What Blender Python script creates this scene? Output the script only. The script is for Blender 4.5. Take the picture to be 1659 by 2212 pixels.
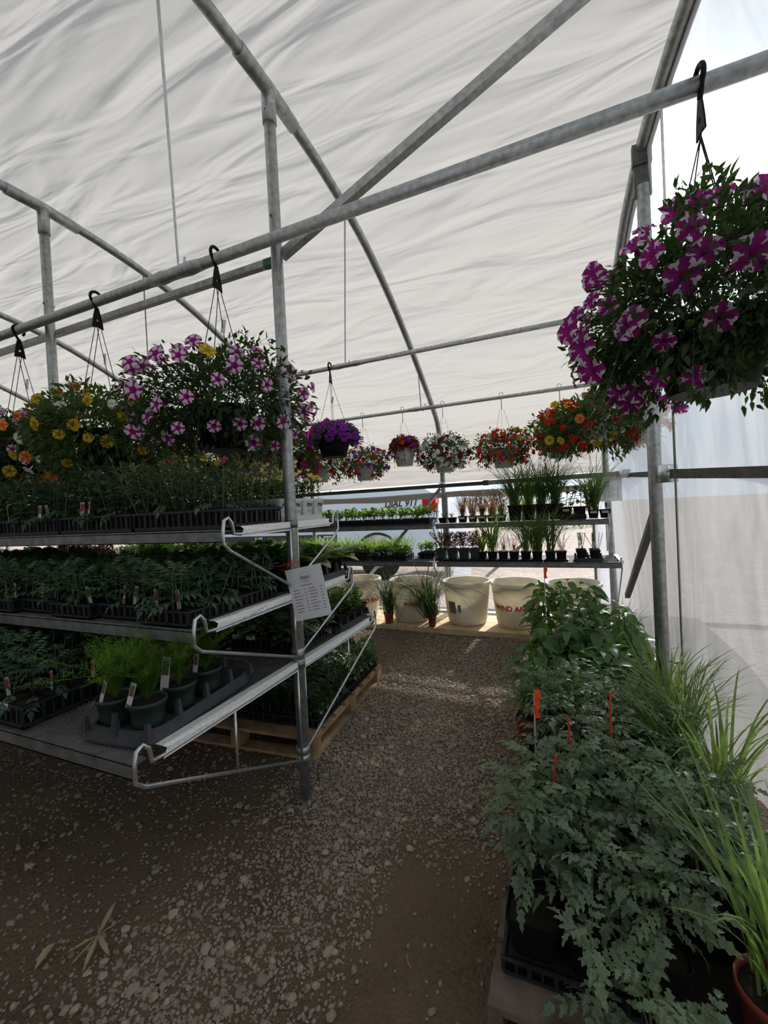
import bpy, math, random
import numpy as np
from mathutils import Vector, Matrix
C = bpy.context.scene
PI = math.pi
rng = np.random.default_rng(7)
random.seed(7)
for o in list(bpy.data.objects): bpy.data.objects.remove(o)

# ---------------------------------------------------------------- camera
def cam_axes(yaw, pitch, roll):
    cy, sy, cp, sp = math.cos(yaw), math.sin(yaw), math.cos(pitch), math.sin(pitch)
    f = Vector((-sy*cp, cy*cp, sp)); r = Vector((cy, sy, 0)); u = r.cross(f)
    c, s = math.cos(roll), math.sin(roll)
    return c*r+s*u, -s*r+c*u, f
cr, cu, cf = cam_axes(math.radians(23.0228), math.radians(-.7395), math.radians(-2.9184))
cam = bpy.data.cameras.new('camera'); cam_o = bpy.data.objects.new('camera', cam); C.collection.objects.link(cam_o)
cam_o.matrix_world = Matrix(((cr.x, cu.x, -cf.x, 0), (cr.y, cu.y, -cf.y, 0), (cr.z, cu.z, -cf.z, 1.5), (0, 0, 0, 1)))
cam.sensor_fit = 'VERTICAL'; cam.sensor_height = 24; cam.lens = 918.64/2212*24; cam.clip_start = .02; cam.clip_end = 400
C.camera = cam_o
# ---------------------------------------------------------------- world, sun, exposure
W = bpy.data.worlds.new('sky'); C.world = W; W.use_nodes = True
wn = W.node_tree.nodes; wl = W.node_tree.links
bg = wn['Background']; bg.inputs['Strength'].default_value = 1.0
tc = wn.new('ShaderNodeTexCoord'); nz = wn.new('ShaderNodeTexNoise'); nz.inputs['Scale'].default_value = 2.2; nz.inputs['Detail'].default_value = 5
rp = wn.new('ShaderNodeValToRGB'); rp.color_ramp.elements[0].position = .4; rp.color_ramp.elements[0].color = (.55, .64, .76, 1)
rp.color_ramp.elements[1].position = .62; rp.color_ramp.elements[1].color = (.92, .94, .96, 1)
wl.new(tc.outputs['Generated'], nz.inputs['Vector']); wl.new(nz.outputs['Fac'], rp.inputs['Fac'])
SUN = Vector((.158, .854, .495)).normalized()
# veiled sun: the thin cloud around it glows
dt = wn.new('ShaderNodeVectorMath'); dt.operation = 'DOT_PRODUCT'; nv = wn.new('ShaderNodeVectorMath'); nv.operation = 'NORMALIZE'
wl.new(tc.outputs['Generated'], nv.inputs[0]); wl.new(nv.outputs[0], dt.inputs[0]); dt.inputs[1].default_value = SUN; last = None
for pw, amp in ((160, 9.0), (22, .9)):
    mx_ = wn.new('ShaderNodeMath'); mx_.operation = 'MAXIMUM'; mx_.inputs[1].default_value = 0; wl.new(dt.outputs['Value'], mx_.inputs[0])
    p_ = wn.new('ShaderNodeMath'); p_.operation = 'POWER'; p_.inputs[1].default_value = pw; wl.new(mx_.outputs[0], p_.inputs[0])
    a_ = wn.new('ShaderNodeMath'); a_.operation = 'MULTIPLY_ADD'; a_.inputs[1].default_value = amp; wl.new(p_.outputs[0], a_.inputs[0])
    if last: wl.new(last.outputs[0], a_.inputs[2])
    else: a_.inputs[2].default_value = 1.0
    last = a_
sc_ = wn.new('ShaderNodeVectorMath'); sc_.operation = 'SCALE'; wl.new(rp.outputs['Color'], sc_.inputs[0]); wl.new(last.outputs[0], sc_.inputs['Scale']); wl.new(sc_.outputs[0], bg.inputs['Color'])
sun = bpy.data.lights.new('sun', 'SUN'); sun.energy = 3.2; sun.angle = math.radians(1.5); sun.color = (1, .95, .87)
so = bpy.data.objects.new('sun', sun); C.collection.objects.link(so); so.rotation_euler = SUN.to_track_quat('Z', 'Y').to_euler(); so.location = SUN*40
C.view_settings.view_transform = 'Standard'; C.view_settings.look = 'None'; C.view_settings.gamma = 1
C.view_settings.use_curve_mapping = False; C.view_settings.exposure = .88
cy_ = C.cycles; cy_.max_bounces = 9; cy_.diffuse_bounces = 5; cy_.transmission_bounces = 7; cy_.transparent_max_bounces = 12
cy_.caustics_reflective = False; cy_.caustics_refractive = False; cy_.sample_clamp_indirect = 6; cy_.use_denoising = True

# ---------------------------------------------------------------- materials
def nodes(name):
    m = bpy.data.materials.new(name); m.use_nodes = True; nt = m.node_tree; nt.nodes.clear()
    return m, nt, nt.nodes.new('ShaderNodeOutputMaterial')
def mat(name, col, rough=.6, metal=0., tr=0., var=.12, scale=20., bump=0., bscale=60., spec=.4, objvar=0., trcol=None, coat=0.):
    m, nt, out = nodes(name); N, L = nt.nodes, nt.links
    b = N.new('ShaderNodeBsdfPrincipled'); b.inputs['Roughness'].default_value = rough; b.inputs['Metallic'].default_value = metal
    b.inputs['Specular IOR Level'].default_value = spec
    c = N.new('ShaderNodeTexCoord'); n = N.new('ShaderNodeTexNoise'); n.inputs['Scale'].default_value = scale; n.inputs['Detail'].default_value = 3
    L.new(c.outputs['Object'], n.inputs['Vector'])
    mr = N.new('ShaderNodeMapRange'); mr.inputs['From Min'].default_value = .3; mr.inputs['From Max'].default_value = .7
    mr.inputs['To Min'].default_value = 1-var; mr.inputs['To Max'].default_value = 1+var; L.new(n.outputs['Fac'], mr.inputs['Value'])
    val = mr.outputs['Result']
    if objvar:
        oi = N.new('ShaderNodeObjectInfo'); m2 = N.new('ShaderNodeMapRange'); m2.inputs['To Min'].default_value = 1-objvar; m2.inputs['To Max'].default_value = 1+objvar
        L.new(oi.outputs['Random'], m2.inputs['Value']); mm = N.new('ShaderNodeMath'); mm.operation = 'MULTIPLY'
        L.new(val, mm.inputs[0]); L.new(m2.outputs['Result'], mm.inputs[1]); val = mm.outputs[0]
    vm = N.new('ShaderNodeVectorMath'); vm.operation = 'SCALE'; vm.inputs[0].default_value = col[:3]; L.new(val, vm.inputs['Scale'])
    L.new(vm.outputs[0], b.inputs['Base Color'])
    if bump:
        n2 = N.new('ShaderNodeTexNoise'); n2.inputs['Scale'].default_value = bscale; n2.inputs['Detail'].default_value = 4; L.new(c.outputs['Object'], n2.inputs['Vector'])
        bp = N.new('ShaderNodeBump'); bp.inputs['Strength'].default_value = bump; bp.inputs['Distance'].default_value = .01
        L.new(n2.outputs['Fac'], bp.inputs['Height']); L.new(bp.outputs[0], b.inputs['Normal'])
    if tr:
        t = N.new('ShaderNodeBsdfTranslucent'); mx = N.new('ShaderNodeMixShader'); mx.inputs[0].default_value = tr
        if trcol:
            v2 = N.new('ShaderNodeVectorMath'); v2.operation = 'SCALE'; v2.inputs[0].default_value = trcol; L.new(val, v2.inputs['Scale']); L.new(v2.outputs[0], t.inputs['Color'])
        else: L.new(vm.outputs[0], t.inputs['Color'])
        L.new(b.outputs[0], mx.inputs[1]); L.new(t.outputs[0], mx.inputs[2]); L.new(mx.outputs[0], out.inputs[0])
    else: L.new(b.outputs[0], out.inputs[0])
    return m
def leafm(name, c, tc_=None, tr=.35, rough=.5):
    return mat(name, c, rough=rough, tr=tr, var=.3, scale=25, objvar=.28, trcol=tc_ or (c[0]*1.6, c[1]*1.7, c[2]*.8), spec=.35)
M = {}
M['galv'] = mat('galvanized_steel', (.42, .44, .44), rough=.42, metal=.75, var=.25, scale=35, bump=.1, bscale=180)
M['galv_bright'] = mat('bright_zinc_wire', (.66, .69, .71), rough=.3, metal=.85, var=.12, scale=40)
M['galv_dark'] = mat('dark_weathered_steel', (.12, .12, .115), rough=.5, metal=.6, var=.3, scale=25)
M['flat'] = mat('spangled_sheet_steel', (.90, .91, .91), rough=.5, metal=.15, var=.16, scale=120)
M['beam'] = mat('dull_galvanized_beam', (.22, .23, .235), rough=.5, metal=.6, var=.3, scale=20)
M['black'] = mat('black_plastic', (.008, .008, .009), rough=.5, var=.25, scale=15, spec=.12)
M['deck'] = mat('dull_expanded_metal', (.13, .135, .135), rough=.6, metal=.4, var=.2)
M['tray'] = mat('recycled_black_plastic_tray', (.022, .024, .03), rough=.55, var=.3, scale=18)
M['greytray'] = mat('charcoal_plastic_tray', (.05, .055, .065), rough=.5, var=.2, scale=12)
M['potgreen'] = mat('dark_green_pot_plastic', (.025, .045, .036), rough=.45, var=.15)
M['potwhite'] = mat('white_pot_plastic', (.72, .73, .74), rough=.4, tr=.12, var=.05)
M['terracotta'] = mat('terracotta_red_plastic', (.26, .05, .028), rough=.5, var=.15)
M['soil'] = mat('potting_soil', (.022, .016, .012), rough=.95, var=.6, scale=160, bump=.9, bscale=140)
M['wood'] = mat('pallet_pine', (.40, .26, .14), rough=.8, var=.35, scale=9, bump=.3, bscale=90)
M['woodpale'] = mat('new_pale_pine', (.62, .47, .29), rough=.75, var=.18, scale=9, bump=.2, bscale=80)
M['woodgrey'] = mat('weathered_pallet_wood', (.17, .13, .10), rough=.85, var=.4, scale=12, bump=.4, bscale=90)
M['tub'] = mat('stained_white_tub_plastic', (.78, .75, .68), rough=.5, tr=.3, var=.12, scale=6, trcol=(.9, .84, .68))
M['red_print'] = mat('red_print', (.45, .03, .03), var=.1)
M['orange_tape'] = mat('orange_flagging_tape', (.9, .09, .03), tr=.3, var=.1)
M['black_print'] = mat('black_print', (.03, .03, .035), var=.1)
M['grey_print'] = mat('grey_print', (.22, .22, .24), var=.1)
M['paper'] = mat('laminated_paper', (.90, .91, .94), rough=.25, tr=.35, var=.03)
M['tagwhite'] = mat('white_tag_card', (.66, .66, .64), rough=.5, tr=.1, var=.08)
M['tagred'] = mat('tomato_red_tag_print', (.4, .03, .025), var=.4, scale=120)
M['tagpic'] = mat('green_and_brown_tag_print', (.12, .09, .05), var=.6, scale=150)
M['truck'] = mat('pale_blue_white_truck_paint', (.62, .72, .80), rough=.2, var=.03, coat=1)
M['rubber'] = mat('black_rubber', (.02, .02, .02), rough=.7)
M['lampred'] = mat('red_tail_lens', (.65, .01, .03), rough=.1, tr=.3)
M['glassdark'] = mat('dark_window_glass', (.02, .025, .03), rough=.05)
M['stone'] = mat('crushed_limestone', (.36, .305, .245), rough=.9, var=.35, scale=45, objvar=.3, bump=.3, bscale=150)
M['straw'] = mat('dry_corn_husk', (.50, .40, .25), rough=.8, var=.25, tr=.2)
M['greenpaint'] = mat('green_paint_daub', (.05, .2, .12), var=.2)
# foliage
M['tomato'] = leafm('tomato_leaf', (.145, .205, .125), (.17, .30, .07), tr=.28, rough=.42)
M['tomato_dark'] = leafm('tomato_seedling_leaf', (.07, .13, .075), (.11, .22, .07), tr=.25)
M['pepper'] = leafm('pepper_leaf', (.075, .15, .05), (.14, .32, .04), tr=.28, rough=.34)
M['stem'] = leafm('green_stem', (.10, .15, .06), tr=.1)
M['darkfol'] = leafm('petunia_leaf', (.035, .065, .022), (.10, .19, .04), tr=.3)
M['midfol'] = leafm('calibrachoa_leaf', (.05, .09, .025), (.14, .25, .05), tr=.35)
M['lime'] = leafm('lime_green_leaf', (.13, .24, .03), (.3, .5, .05), tr=.4)
M['bright'] = leafm('bright_young_leaf', (.10, .22, .045), (.3, .5, .08), tr=.4)
M['fern'] = leafm('feathery_fern', (.12, .25, .03), (.2, .42, .04), tr=.35)
M['grass'] = leafm('ornamental_grass', (.13, .21, .06), (.25, .40, .08), tr=.4)
M['grassdark'] = leafm('dark_sedge', (.07, .12, .045), (.17, .28, .06), tr=.3)
M['lemongrass'] = leafm('lemongrass_blade', (.14, .22, .07), (.3, .46, .1), tr=.4)
M['bronze'] = leafm('bronze_sedge', (.20, .10, .055), (.4, .2, .1), tr=.35)
M['redleaf'] = leafm('burgundy_foliage', (.15, .05, .04), (.32, .09, .06), tr=.3)
M['snap'] = leafm('glossy_snapdragon_leaf', (.065, .125, .045), (.08, .2, .03), tr=.22, rough=.35)
M['ivy'] = leafm('ivy_leaf', (.07, .12, .06), tr=.2)
M['cream_edge'] = leafm('cream_leaf_margin', (.42, .45, .30), tr=.3)
M['lav'] = leafm('grey_green_needle_leaf', (.10, .17, .10), tr=.3)
M['dusty'] = leafm('silvery_leaf', (.17, .21, .15), tr=.3)
def petal(name, c): return mat(name, c, rough=.6, tr=.42, var=.12, scale=60, objvar=.12, trcol=tuple(min(1, x*1.25) for x in c), spec=.2)
for k, c in dict(purple=(.34, .022, .24), white=(.80, .70, .80), yellow=(.78, .55, .04), peach=(.8, .38, .13), cream=(.85, .8, .5), magenta=(.6, .012, .18),
                 violet=(.27, .03, .42), red=(.62, .035, .018), orange=(.75, .13, .03), purewhite=(.85, .85, .82), burgundy=(.16, .01, .04), pink=(.75, .1, .35), centre=(.4, .3, .03)).items():
    M['p_'+k] = petal(k+'_petal', c)

# roof film
def film(name, milky, transp, refr, gloss, col, wr=1.0):
    m, nt, out = nodes(name); N, L = nt.nodes, nt.links
    c = N.new('ShaderNodeTexCoord'); mp = N.new('ShaderNodeMapping'); mp.inputs['Rotation'].default_value = (0, .0, .0)
    L.new(c.outputs['UV'], mp.inputs['Vector'])
    n1 = N.new('ShaderNodeTexNoise'); n1.inputs['Scale'].default_value = 1.0; n1.inputs['Detail'].default_value = 2.5; n1.inputs['Roughness'].default_value = .42; n1.inputs['Distortion'].default_value = .9
    L.new(mp.outputs[0], n1.inputs['Vector'])
    n2 = N.new('ShaderNodeTexNoise'); n2.inputs['Scale'].default_value = 130; n2.inputs['Detail'].default_value = 2; L.new(c.outputs['Object'], n2.inputs['Vector'])
    ad = N.new('ShaderNodeMath'); ad.operation = 'MULTIPLY_ADD'; ad.inputs[1].default_value = .012; L.new(n2.outputs['Fac'], ad.inputs[0]); L.new(n1.outputs['Fac'], ad.inputs[2])
    bp = N.new('ShaderNodeBump'); bp.inputs['Strength'].default_value = wr; bp.inputs['Distance'].default_value = .09; L.new(ad.outputs[0], bp.inputs['Height'])
    t = N.new('ShaderNodeBsdfTranslucent'); t.inputs['Color'].default_value = (*col, 1); L.new(bp.outputs[0], t.inputs['Normal'])
    d = N.new('ShaderNodeBsdfDiffuse'); d.inputs['Color'].default_value = (*col, 1); L.new(bp.outputs[0], d.inputs['Normal'])
    m1 = N.new('ShaderNodeMixShader'); m1.inputs[0].default_value = .32; L.new(t.outputs[0], m1.inputs[1]); L.new(d.outputs[0], m1.inputs[2]); cur = m1
    def mixin(sh, f):
        nonlocal cur
        mx = N.new('ShaderNodeMixShader'); mx.inputs[0].default_value = f; L.new(cur.outputs[0], mx.inputs[1]); L.new(sh.outputs[0], mx.inputs[2]); cur = mx
    if refr:
        r = N.new('ShaderNodeBsdfRefraction'); r.inputs['Roughness'].default_value = .33; r.inputs['IOR'].default_value = 1.12; r.inputs['Color'].default_value = (.95, .97, 1, 1); L.new(bp.outputs[0], r.inputs['Normal']); mixin(r, refr)
    if transp:
        tp = N.new('ShaderNodeBsdfTransparent'); tp.inputs['Color'].default_value = (.66, .672, .675, 1); mixin(tp, transp)
    g = N.new('ShaderNodeBsdfGlossy'); g.inputs['Roughness'].default_value = .25; L.new(bp.outputs[0], g.inputs['Normal']); mixin(g, gloss)
    L.new(cur.outputs[0], out.inputs[0]); return m, mp
M['roof'], mpr = film('milky_greenhouse_film', 1, 0, 0, .02, (.325, .312, .295), 1.0)
mpr.inputs['Scale'].default_value = (.9, 4.2, 1); mpr.inputs['Rotation'].default_value = (0, 0, .55)
M['clear'], mpc = film('clear_greenhouse_film', 1, .36, .0, .05, (.36, .37, .37), 1.0)
mpc.inputs['Scale'].default_value = (3.2, .8, 1); mpc.inputs['Rotation'].default_value = (0, 0, .45)

# ground materials
def groundm(name, c1, c2, c3, s):
    m, nt, out = nodes(name); N, L = nt.nodes, nt.links
    b = N.new('ShaderNodeBsdfPrincipled'); b.inputs['Roughness'].default_value = .95; b.inputs['Specular IOR Level'].default_value = .2
    c = N.new('ShaderNodeTexCoord'); v = N.new('ShaderNodeTexVoronoi'); v.inputs['Scale'].default_value = s; L.new(c.outputs['Object'], v.inputs['Vector'])
    n = N.new('ShaderNodeTexNoise'); n.inputs['Scale'].default_value = 1.6; n.inputs['Detail'].default_value = 8; n.inputs['Roughness'].default_value = .65; L.new(c.outputs['Object'], n.inputs['Vector'])
    r = N.new('ShaderNodeValToRGB'); r.color_ramp.elements[0].color = (*c1, 1); r.color_ramp.elements[1].color = (*c2, 1); r.color_ramp.elements[0].position = .35; r.color_ramp.elements[1].position = .68
    L.new(n.outputs['Fac'], r.inputs['Fac'])
    sp = N.new('ShaderNodeSeparateColor'); L.new(v.outputs['Color'], sp.inputs[0])
    mx = N.new('ShaderNodeMix'); mx.data_type = 'RGBA'; L.new(r.outputs['Color'], mx.inputs['A']); mx.inputs['B'].default_value = (*c3, 1)
    ml = N.new('ShaderNodeMath'); ml.operation = 'MULTIPLY'; ml.inputs[1].default_value = .75; L.new(sp.outputs[0], ml.inputs[0]); L.new(ml.outputs[0], mx.inputs['Factor'])
    L.new(mx.outputs['Result'], b.inputs['Base Color'])
    bp = N.new('ShaderNodeBump'); bp.inputs['Strength'].default_value = .7; bp.inputs['Distance'].default_value = .012; bp.invert = True
    L.new(v.outputs['Distance'], bp.inputs['Height']); L.new(bp.outputs[0], b.inputs['Normal']); L.new(b.outputs[0], out.inputs[0]); return m
M['dirt'] = groundm('brown_dirt_floor', (.085, .058, .038), (.20, .15, .10), (.16, .12, .085), 75)
M['lot'] = groundm('pinkish_gravel_lot', (.32, .26, .225), (.46, .39, .34), (.22, .18, .16), 28)

# ---------------------------------------------------------------- mesh helpers
def mk(name, V, F, mats, mi=None, smooth=False, uv=None):
    me = bpy.data.meshes.new(name); me.from_pydata([tuple(map(float, v)) for v in V], [], [tuple(map(int, f)) for f in F])
    for m in (mats if isinstance(mats, (list, tuple)) else [mats]): me.materials.append(M[m] if isinstance(m, str) else m)
    if mi is not None: me.polygons.foreach_set('material_index', np.asarray(mi, dtype=np.int32))
    if smooth: me.polygons.foreach_set('use_smooth', np.ones(len(me.polygons), dtype=bool))
    if uv is not None:
        l = me.uv_layers.new(name='uv'); idx = np.zeros(len(me.loops), dtype=np.int32); me.loops.foreach_get('vertex_index', idx)
        l.data.foreach_set('uv', np.asarray(uv, dtype=np.float32)[idx].ravel())
    me.update(); return me
def mknp(name, V, F, mats, mi=None, smooth=False):
    V = np.asarray(V, dtype=np.float32); F = np.asarray(F, dtype=np.int32); k = F.shape[1]; me = bpy.data.meshes.new(name)
    me.vertices.add(len(V)); me.vertices.foreach_set('co', V.ravel()); me.loops.add(F.size); me.loops.foreach_set('vertex_index', F.ravel())
    me.polygons.add(len(F)); me.polygons.foreach_set('loop_start', np.arange(0, F.size, k, dtype=np.int32)); me.polygons.foreach_set('loop_total', np.full(len(F), k, dtype=np.int32))
    for m in (mats if isinstance(mats, (list, tuple)) else [mats]): me.materials.append(M[m])
    if mi is not None: me.polygons.foreach_set('material_index', np.asarray(mi, dtype=np.int32))
    if smooth: me.polygons.foreach_set('use_smooth', np.ones(len(F), dtype=bool))
    me.update(calc_edges=True); return me
link = C.collection.objects.link
def ob(name, me, parent=None, loc=(0, 0, 0), rot=None, mw=None, label=None, kind=None, sc=None):
    o = bpy.data.objects.new(name, me); link(o)
    if parent: o.parent = parent
    if mw is not None: o.matrix_local = mw
    else:
        o.location = loc
        if rot: o.rotation_euler = rot
        if sc: o.scale = (sc, sc, sc) if not hasattr(sc, '__len__') else sc
    if label: o['label'] = label
    if kind: o['kind'] = kind
    return o
def tag(o, label, cat, group=None):
    o['label'] = label; o['category'] = cat
    if group: o['group'] = group
    return o
def thing(name, label, cat, loc=(0, 0, 0), rz=0, group=None, rot=None):
    o = bpy.data.objects.new(name, None); o.empty_display_size = .05; link(o); o.location = loc; o.rotation_euler = rot or (0, 0, rz)
    return tag(o, label, cat, group)
class B:
    def __init__(s): s.V = []; s.F = []; s.mi = []; s.cur = 0
    def m(s, i): s.cur = i; return s
    def add(s, V, F, xf=None):
        n = len(s.V)
        if xf is not None: V = [xf @ Vector(v) for v in V]
        s.V += [tuple(v) for v in V]; s.F += [tuple(i+n for i in f) for f in F]; s.mi += [s.cur]*len(F); return s
    def box(s, a, b, xf=None):
        (x0, y0, z0), (x1, y1, z1) = a, b
        V = [(x0, y0, z0), (x1, y0, z0), (x1, y1, z0), (x0, y1, z0), (x0, y0, z1), (x1, y0, z1), (x1, y1, z1), (x0, y1, z1)]
        return s.add(V, [(0, 3, 2, 1), (4, 5, 6, 7), (0, 1, 5, 4), (1, 2, 6, 5), (2, 3, 7, 6), (3, 0, 4, 7)], xf)
    def tube(s, pts, r, n=8, cap=True):
        P = [Vector(p) for p in pts]; R = r if hasattr(r, '__len__') else [r]*len(P)
        T = []
        for i in range(len(P)):
            t = (P[min(i+1, len(P)-1)]-P[max(i-1, 0)]); T.append(t.normalized() if t.length > 1e-9 else Vector((0, 0, 1)))
        u = T[0].orthogonal().normalized(); V = []; F = []
        for i, p in enumerate(P):
            u = (u-T[i]*u.dot(T[i])).normalized(); w = T[i].cross(u)
            V += [p+R[i]*(math.cos(2*PI*k/n)*u+math.sin(2*PI*k/n)*w) for k in range(n)]
        for i in range(len(P)-1):
            for k in range(n): F.append((i*n+k, i*n+(k+1) % n, (i+1)*n+(k+1) % n, (i+1)*n+k))
        if cap: F.append(tuple(range(n-1, -1, -1))); F.append(tuple((len(P)-1)*n+k for k in range(n)))
        return s.add(V, F)
    def lathe(s, prof, n=24, a0=0, sq=0., xf=None):
        V = []; F = []
        for r, z in prof:
            for k in range(n):
                a = a0+2*PI*k/n; q = 1.
                if sq: q = (abs(math.cos(a))**sq+abs(math.sin(a))**sq)**(-1/sq)
                V.append((r*q*math.cos(a), r*q*math.sin(a), z))
        for i in range(len(prof)-1):
            for k in range(n): F.append((i*n+k, i*n+(k+1) % n, (i+1)*n+(k+1) % n, (i+1)*n+k))
        return s.add(V, F, xf)
    def mesh(s, name, mats, smooth=False): return mk(name, s.V, s.F, mats, s.mi, smooth)
def frame(p, d, up=(0, 0, 1), s=1.):
    d = Vector(d).normalized(); up = Vector(up)
    x = d.cross(up)
    if x.length < 1e-4: x = d.orthogonal()
    x.normalize(); z = x.cross(d)
    return Matrix(((x.x*s, d.x*s, z.x*s, p[0]), (x.y*s, d.y*s, z.y*s, p[1]), (x.z*s, d.z*s, z.z*s, p[2]), (0, 0, 0, 1)))
def catmull(P, n=6):
    P = [np.array(p, float) for p in P]; P = [2*P[0]-P[1]]+P+[2*P[-1]-P[-2]]; out = []
    for i in range(1, len(P)-2):
        for k in range(n):
            t = k/n; out.append(.5*((2*P[i])+(-P[i-1]+P[i+1])*t+(2*P[i-1]-5*P[i]+4*P[i+1]-P[i+2])*t*t+(-P[i-1]+3*P[i]-3*P[i+1]+P[i+2])*t**3))
    out.append(P[-2]); return out
ORD = ['first', 'second', 'third', 'fourth', 'fifth', 'sixth', 'seventh', 'eighth', 'ninth', 'tenth', 'eleventh', 'twelfth', 'thirteenth', 'fourteenth', 'fifteenth', 'sixteenth']
def ordw(i): return ORD[i] if i < len(ORD) else f'{i+1}th'
def smooth01(t): t = max(0., min(1., t)); return t*t*(3-2*t)
def gz(x, y): return .1*smooth01((y-3.4)/1.2)

# ================================================================ STRUCTURE
WALLY = 5.15
nx, ny = 150, 110
xs = np.linspace(-16, 1.3, nx); ys = np.concatenate([np.linspace(-2.2, 0, 12)[:-1], np.linspace(0, 5.6, ny)])
rr = np.random.default_rng(3); V = []
for y in ys:
    for x in xs:
        V.append((x, y, gz(x, y)+.006*math.sin(2.1*x+1.3*y)+.004*math.sin(5.3*x-3.1*y)+rr.normal()*.001))
nyy = len(ys); F = [(j*nx+i, j*nx+i+1, (j+1)*nx+i+1, (j+1)*nx+i) for j in range(nyy-1) for i in range(nx-1)]
floor = ob('floor', mk('floor', V, F, 'dirt', smooth=True), kind='structure', label='brown dirt floor strewn with crushed stone')
b = B(); b.box((-70, 5.6, -.1), (70, 120, .06)); b.box((1.3, -20, -.1), (70, 5.6, .02)); b.box((-70, -40, -.1), (1.3, -2.2, .0)); b.box((-70, -2.2, -.1), (-16, 5.6, 0))
ob('ground_outside', b.mesh('lot', 'lot'), kind='structure', label='sunlit pinkish gravel lot outside the greenhouse')
# gravel stones
ico = None
def icosphere():
    t = (1+5**.5)/2
    V = np.array([(-1, t, 0), (1, t, 0), (-1, -t, 0), (1, -t, 0), (0, -1, t), (0, 1, t), (0, -1, -t), (0, 1, -t), (t, 0, -1), (t, 0, 1), (-t, 0, -1), (-t, 0, 1)], float); V /= np.linalg.norm(V[0])
    F = np.array([(0, 11, 5), (0, 5, 1), (0, 1, 7), (0, 7, 10), (0, 10, 11), (1, 5, 9), (5, 11, 4), (11, 10, 2), (10, 7, 6), (7, 1, 8), (3, 9, 4), (3, 4, 2), (3, 2, 6), (3, 6, 8), (3, 8, 9), (4, 9, 5), (2, 4, 11), (6, 2, 10), (8, 6, 7), (9, 8, 1)])
    return V, F
IV, IF = icosphere()
def sdens(x, y):
    n = .5+.25*np.sin(3.1*x+1.7*y+1)+.25*np.sin(1.3*x-4.3*y)+.2*np.sin(7*x+5*y)
    band = np.exp(-((x+1.02-.12*(y-1.5))/.34)**2)*1.15
    path = 1.15*np.clip((y-1.75)/.5, 0, 1)*(x > -1.6)*(.75+.25*np.sin(9*x))
    bare = np.exp(-(((x+.35)/.3)**2+((y-1.25)/.55)**2))
    under = .05*(x < -1.3)
    aisle = np.clip((y-1.55)/.5, 0, 1)*(x > -1.5)*np.clip(.72+.3*np.sin(5*x+2*y)*np.sin(3*y-2*x), .25, 1)*(.55+.45*np.clip((4.1-y)/.6, 0, 1))
    return np.maximum(np.clip((band+path*.3+under+.06)*(.45+.7*n)-bare*1.2, .02, 1), aisle)
N0 = 170000; x = rng.uniform(-3.6, 0.1, N0); y = rng.uniform(.45, 4.6, N0)
keep = rng.uniform(size=N0) < sdens(x, y)*.95; x = x[keep][:88000]; y = y[keep][:88000]
r = np.clip(rng.lognormal(-5.12, .36, len(x)), .0033, .018)*np.where((x > -1.25) & (y > 1.6), 1.05, 1)
r = np.where(x < -1.25, r*1.1, r)
gzv = .1*np.clip((y-3.4)/1.2, 0, 1)**2*(3-2*np.clip((y-3.4)/1.2, 0, 1))+.006*np.sin(2.1*x+1.3*y)+.004*np.sin(5.3*x-3.1*y)
dist = np.hypot(x, y)*1; order = np.argsort(-(r/np.hypot(dist, 1.5)) + 100*((y < .9) & (x < -1.6))); 
vis = order[:300]; rest = order[300:]
n = len(rest); sc = np.stack([r[rest]*rng.uniform(.8, 1.35, n), r[rest]*rng.uniform(.7, 1.1, n), r[rest]*rng.uniform(.45, .8, n)], 1)
a = rng.uniform(0, 2*PI, n); vs = IV[None]*rng.uniform(.75, 1.2, (n, 12, 1))*sc[:, None, :]
ca, sa = np.cos(a)[:, None], np.sin(a)[:, None]
VX = vs[..., 0]*ca-vs[..., 1]*sa+x[rest][:, None]; VY = vs[..., 0]*sa+vs[..., 1]*ca+y[rest][:, None]; VZ = vs[..., 2]+(gzv[rest]+r[rest]*.22)[:, None]
Vg = np.stack([VX, VY, VZ], -1).reshape(-1, 3); Fg = (IF[None]+12*np.arange(n)[:, None, None]).reshape(-1, 3)
ob('gravel', mknp('gravel', Vg, Fg, 'stone'), floor, kind='stuff', label='grey crushed gravel scattered over the dirt')
sm = [mk('stone', IV*rng.uniform(.75, 1.2, (12, 1)), IF, 'stone') for _ in range(8)]
for k, i in enumerate(vis):
    o = ob('stone', sm[k % 8], floor, (x[i], y[i], gzv[i]+r[i]*.25), (rng.uniform(-.3, .3), rng.uniform(-.3, .3), rng.uniform(0, 6)), sc=(r[i]*1.25, r[i], r[i]*.65))

# hoop profile (Y,Z) from back sill over the ridge to the front side
prof = [(5.15, 0.05), (5.15, .9), (5.15, 1.72), (5.09, 2.34), (4.84, 2.64), (4.1, 3.09), (3.4, 3.39), (2.72, 3.57), (1.84, 3.66), (1.0, 3.6), (.3, 3.4), (-.6, 3.05), (-1.4, 2.6), (-1.7, 2.3), (-1.75, 1.7), (-1.75, .9), (-1.75, .02)]
PR = catmull(prof, 5)
def bow(xf): return [(xf(p[0], p[1]), p[0], p[1]) for p in PR]
def xi(y, z, x0): return x0 - .072*smooth01((y-2.2)/2.6)
# end hoop X as a function of Y,Z
EY = [-1.75, 1.0, 1.84, 2.27, 2.72, 2.95, 3.4, 4.1, 4.84, 5.15]; EX = [.95, .80, .66, .585, .525, .50, .465, .44, .42, .42]
def xe(y, z): return float(np.interp(y, EY, EX)) + (.05*(1-min(z, 1.8)/1.8) if y > 5 else 0)
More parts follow.
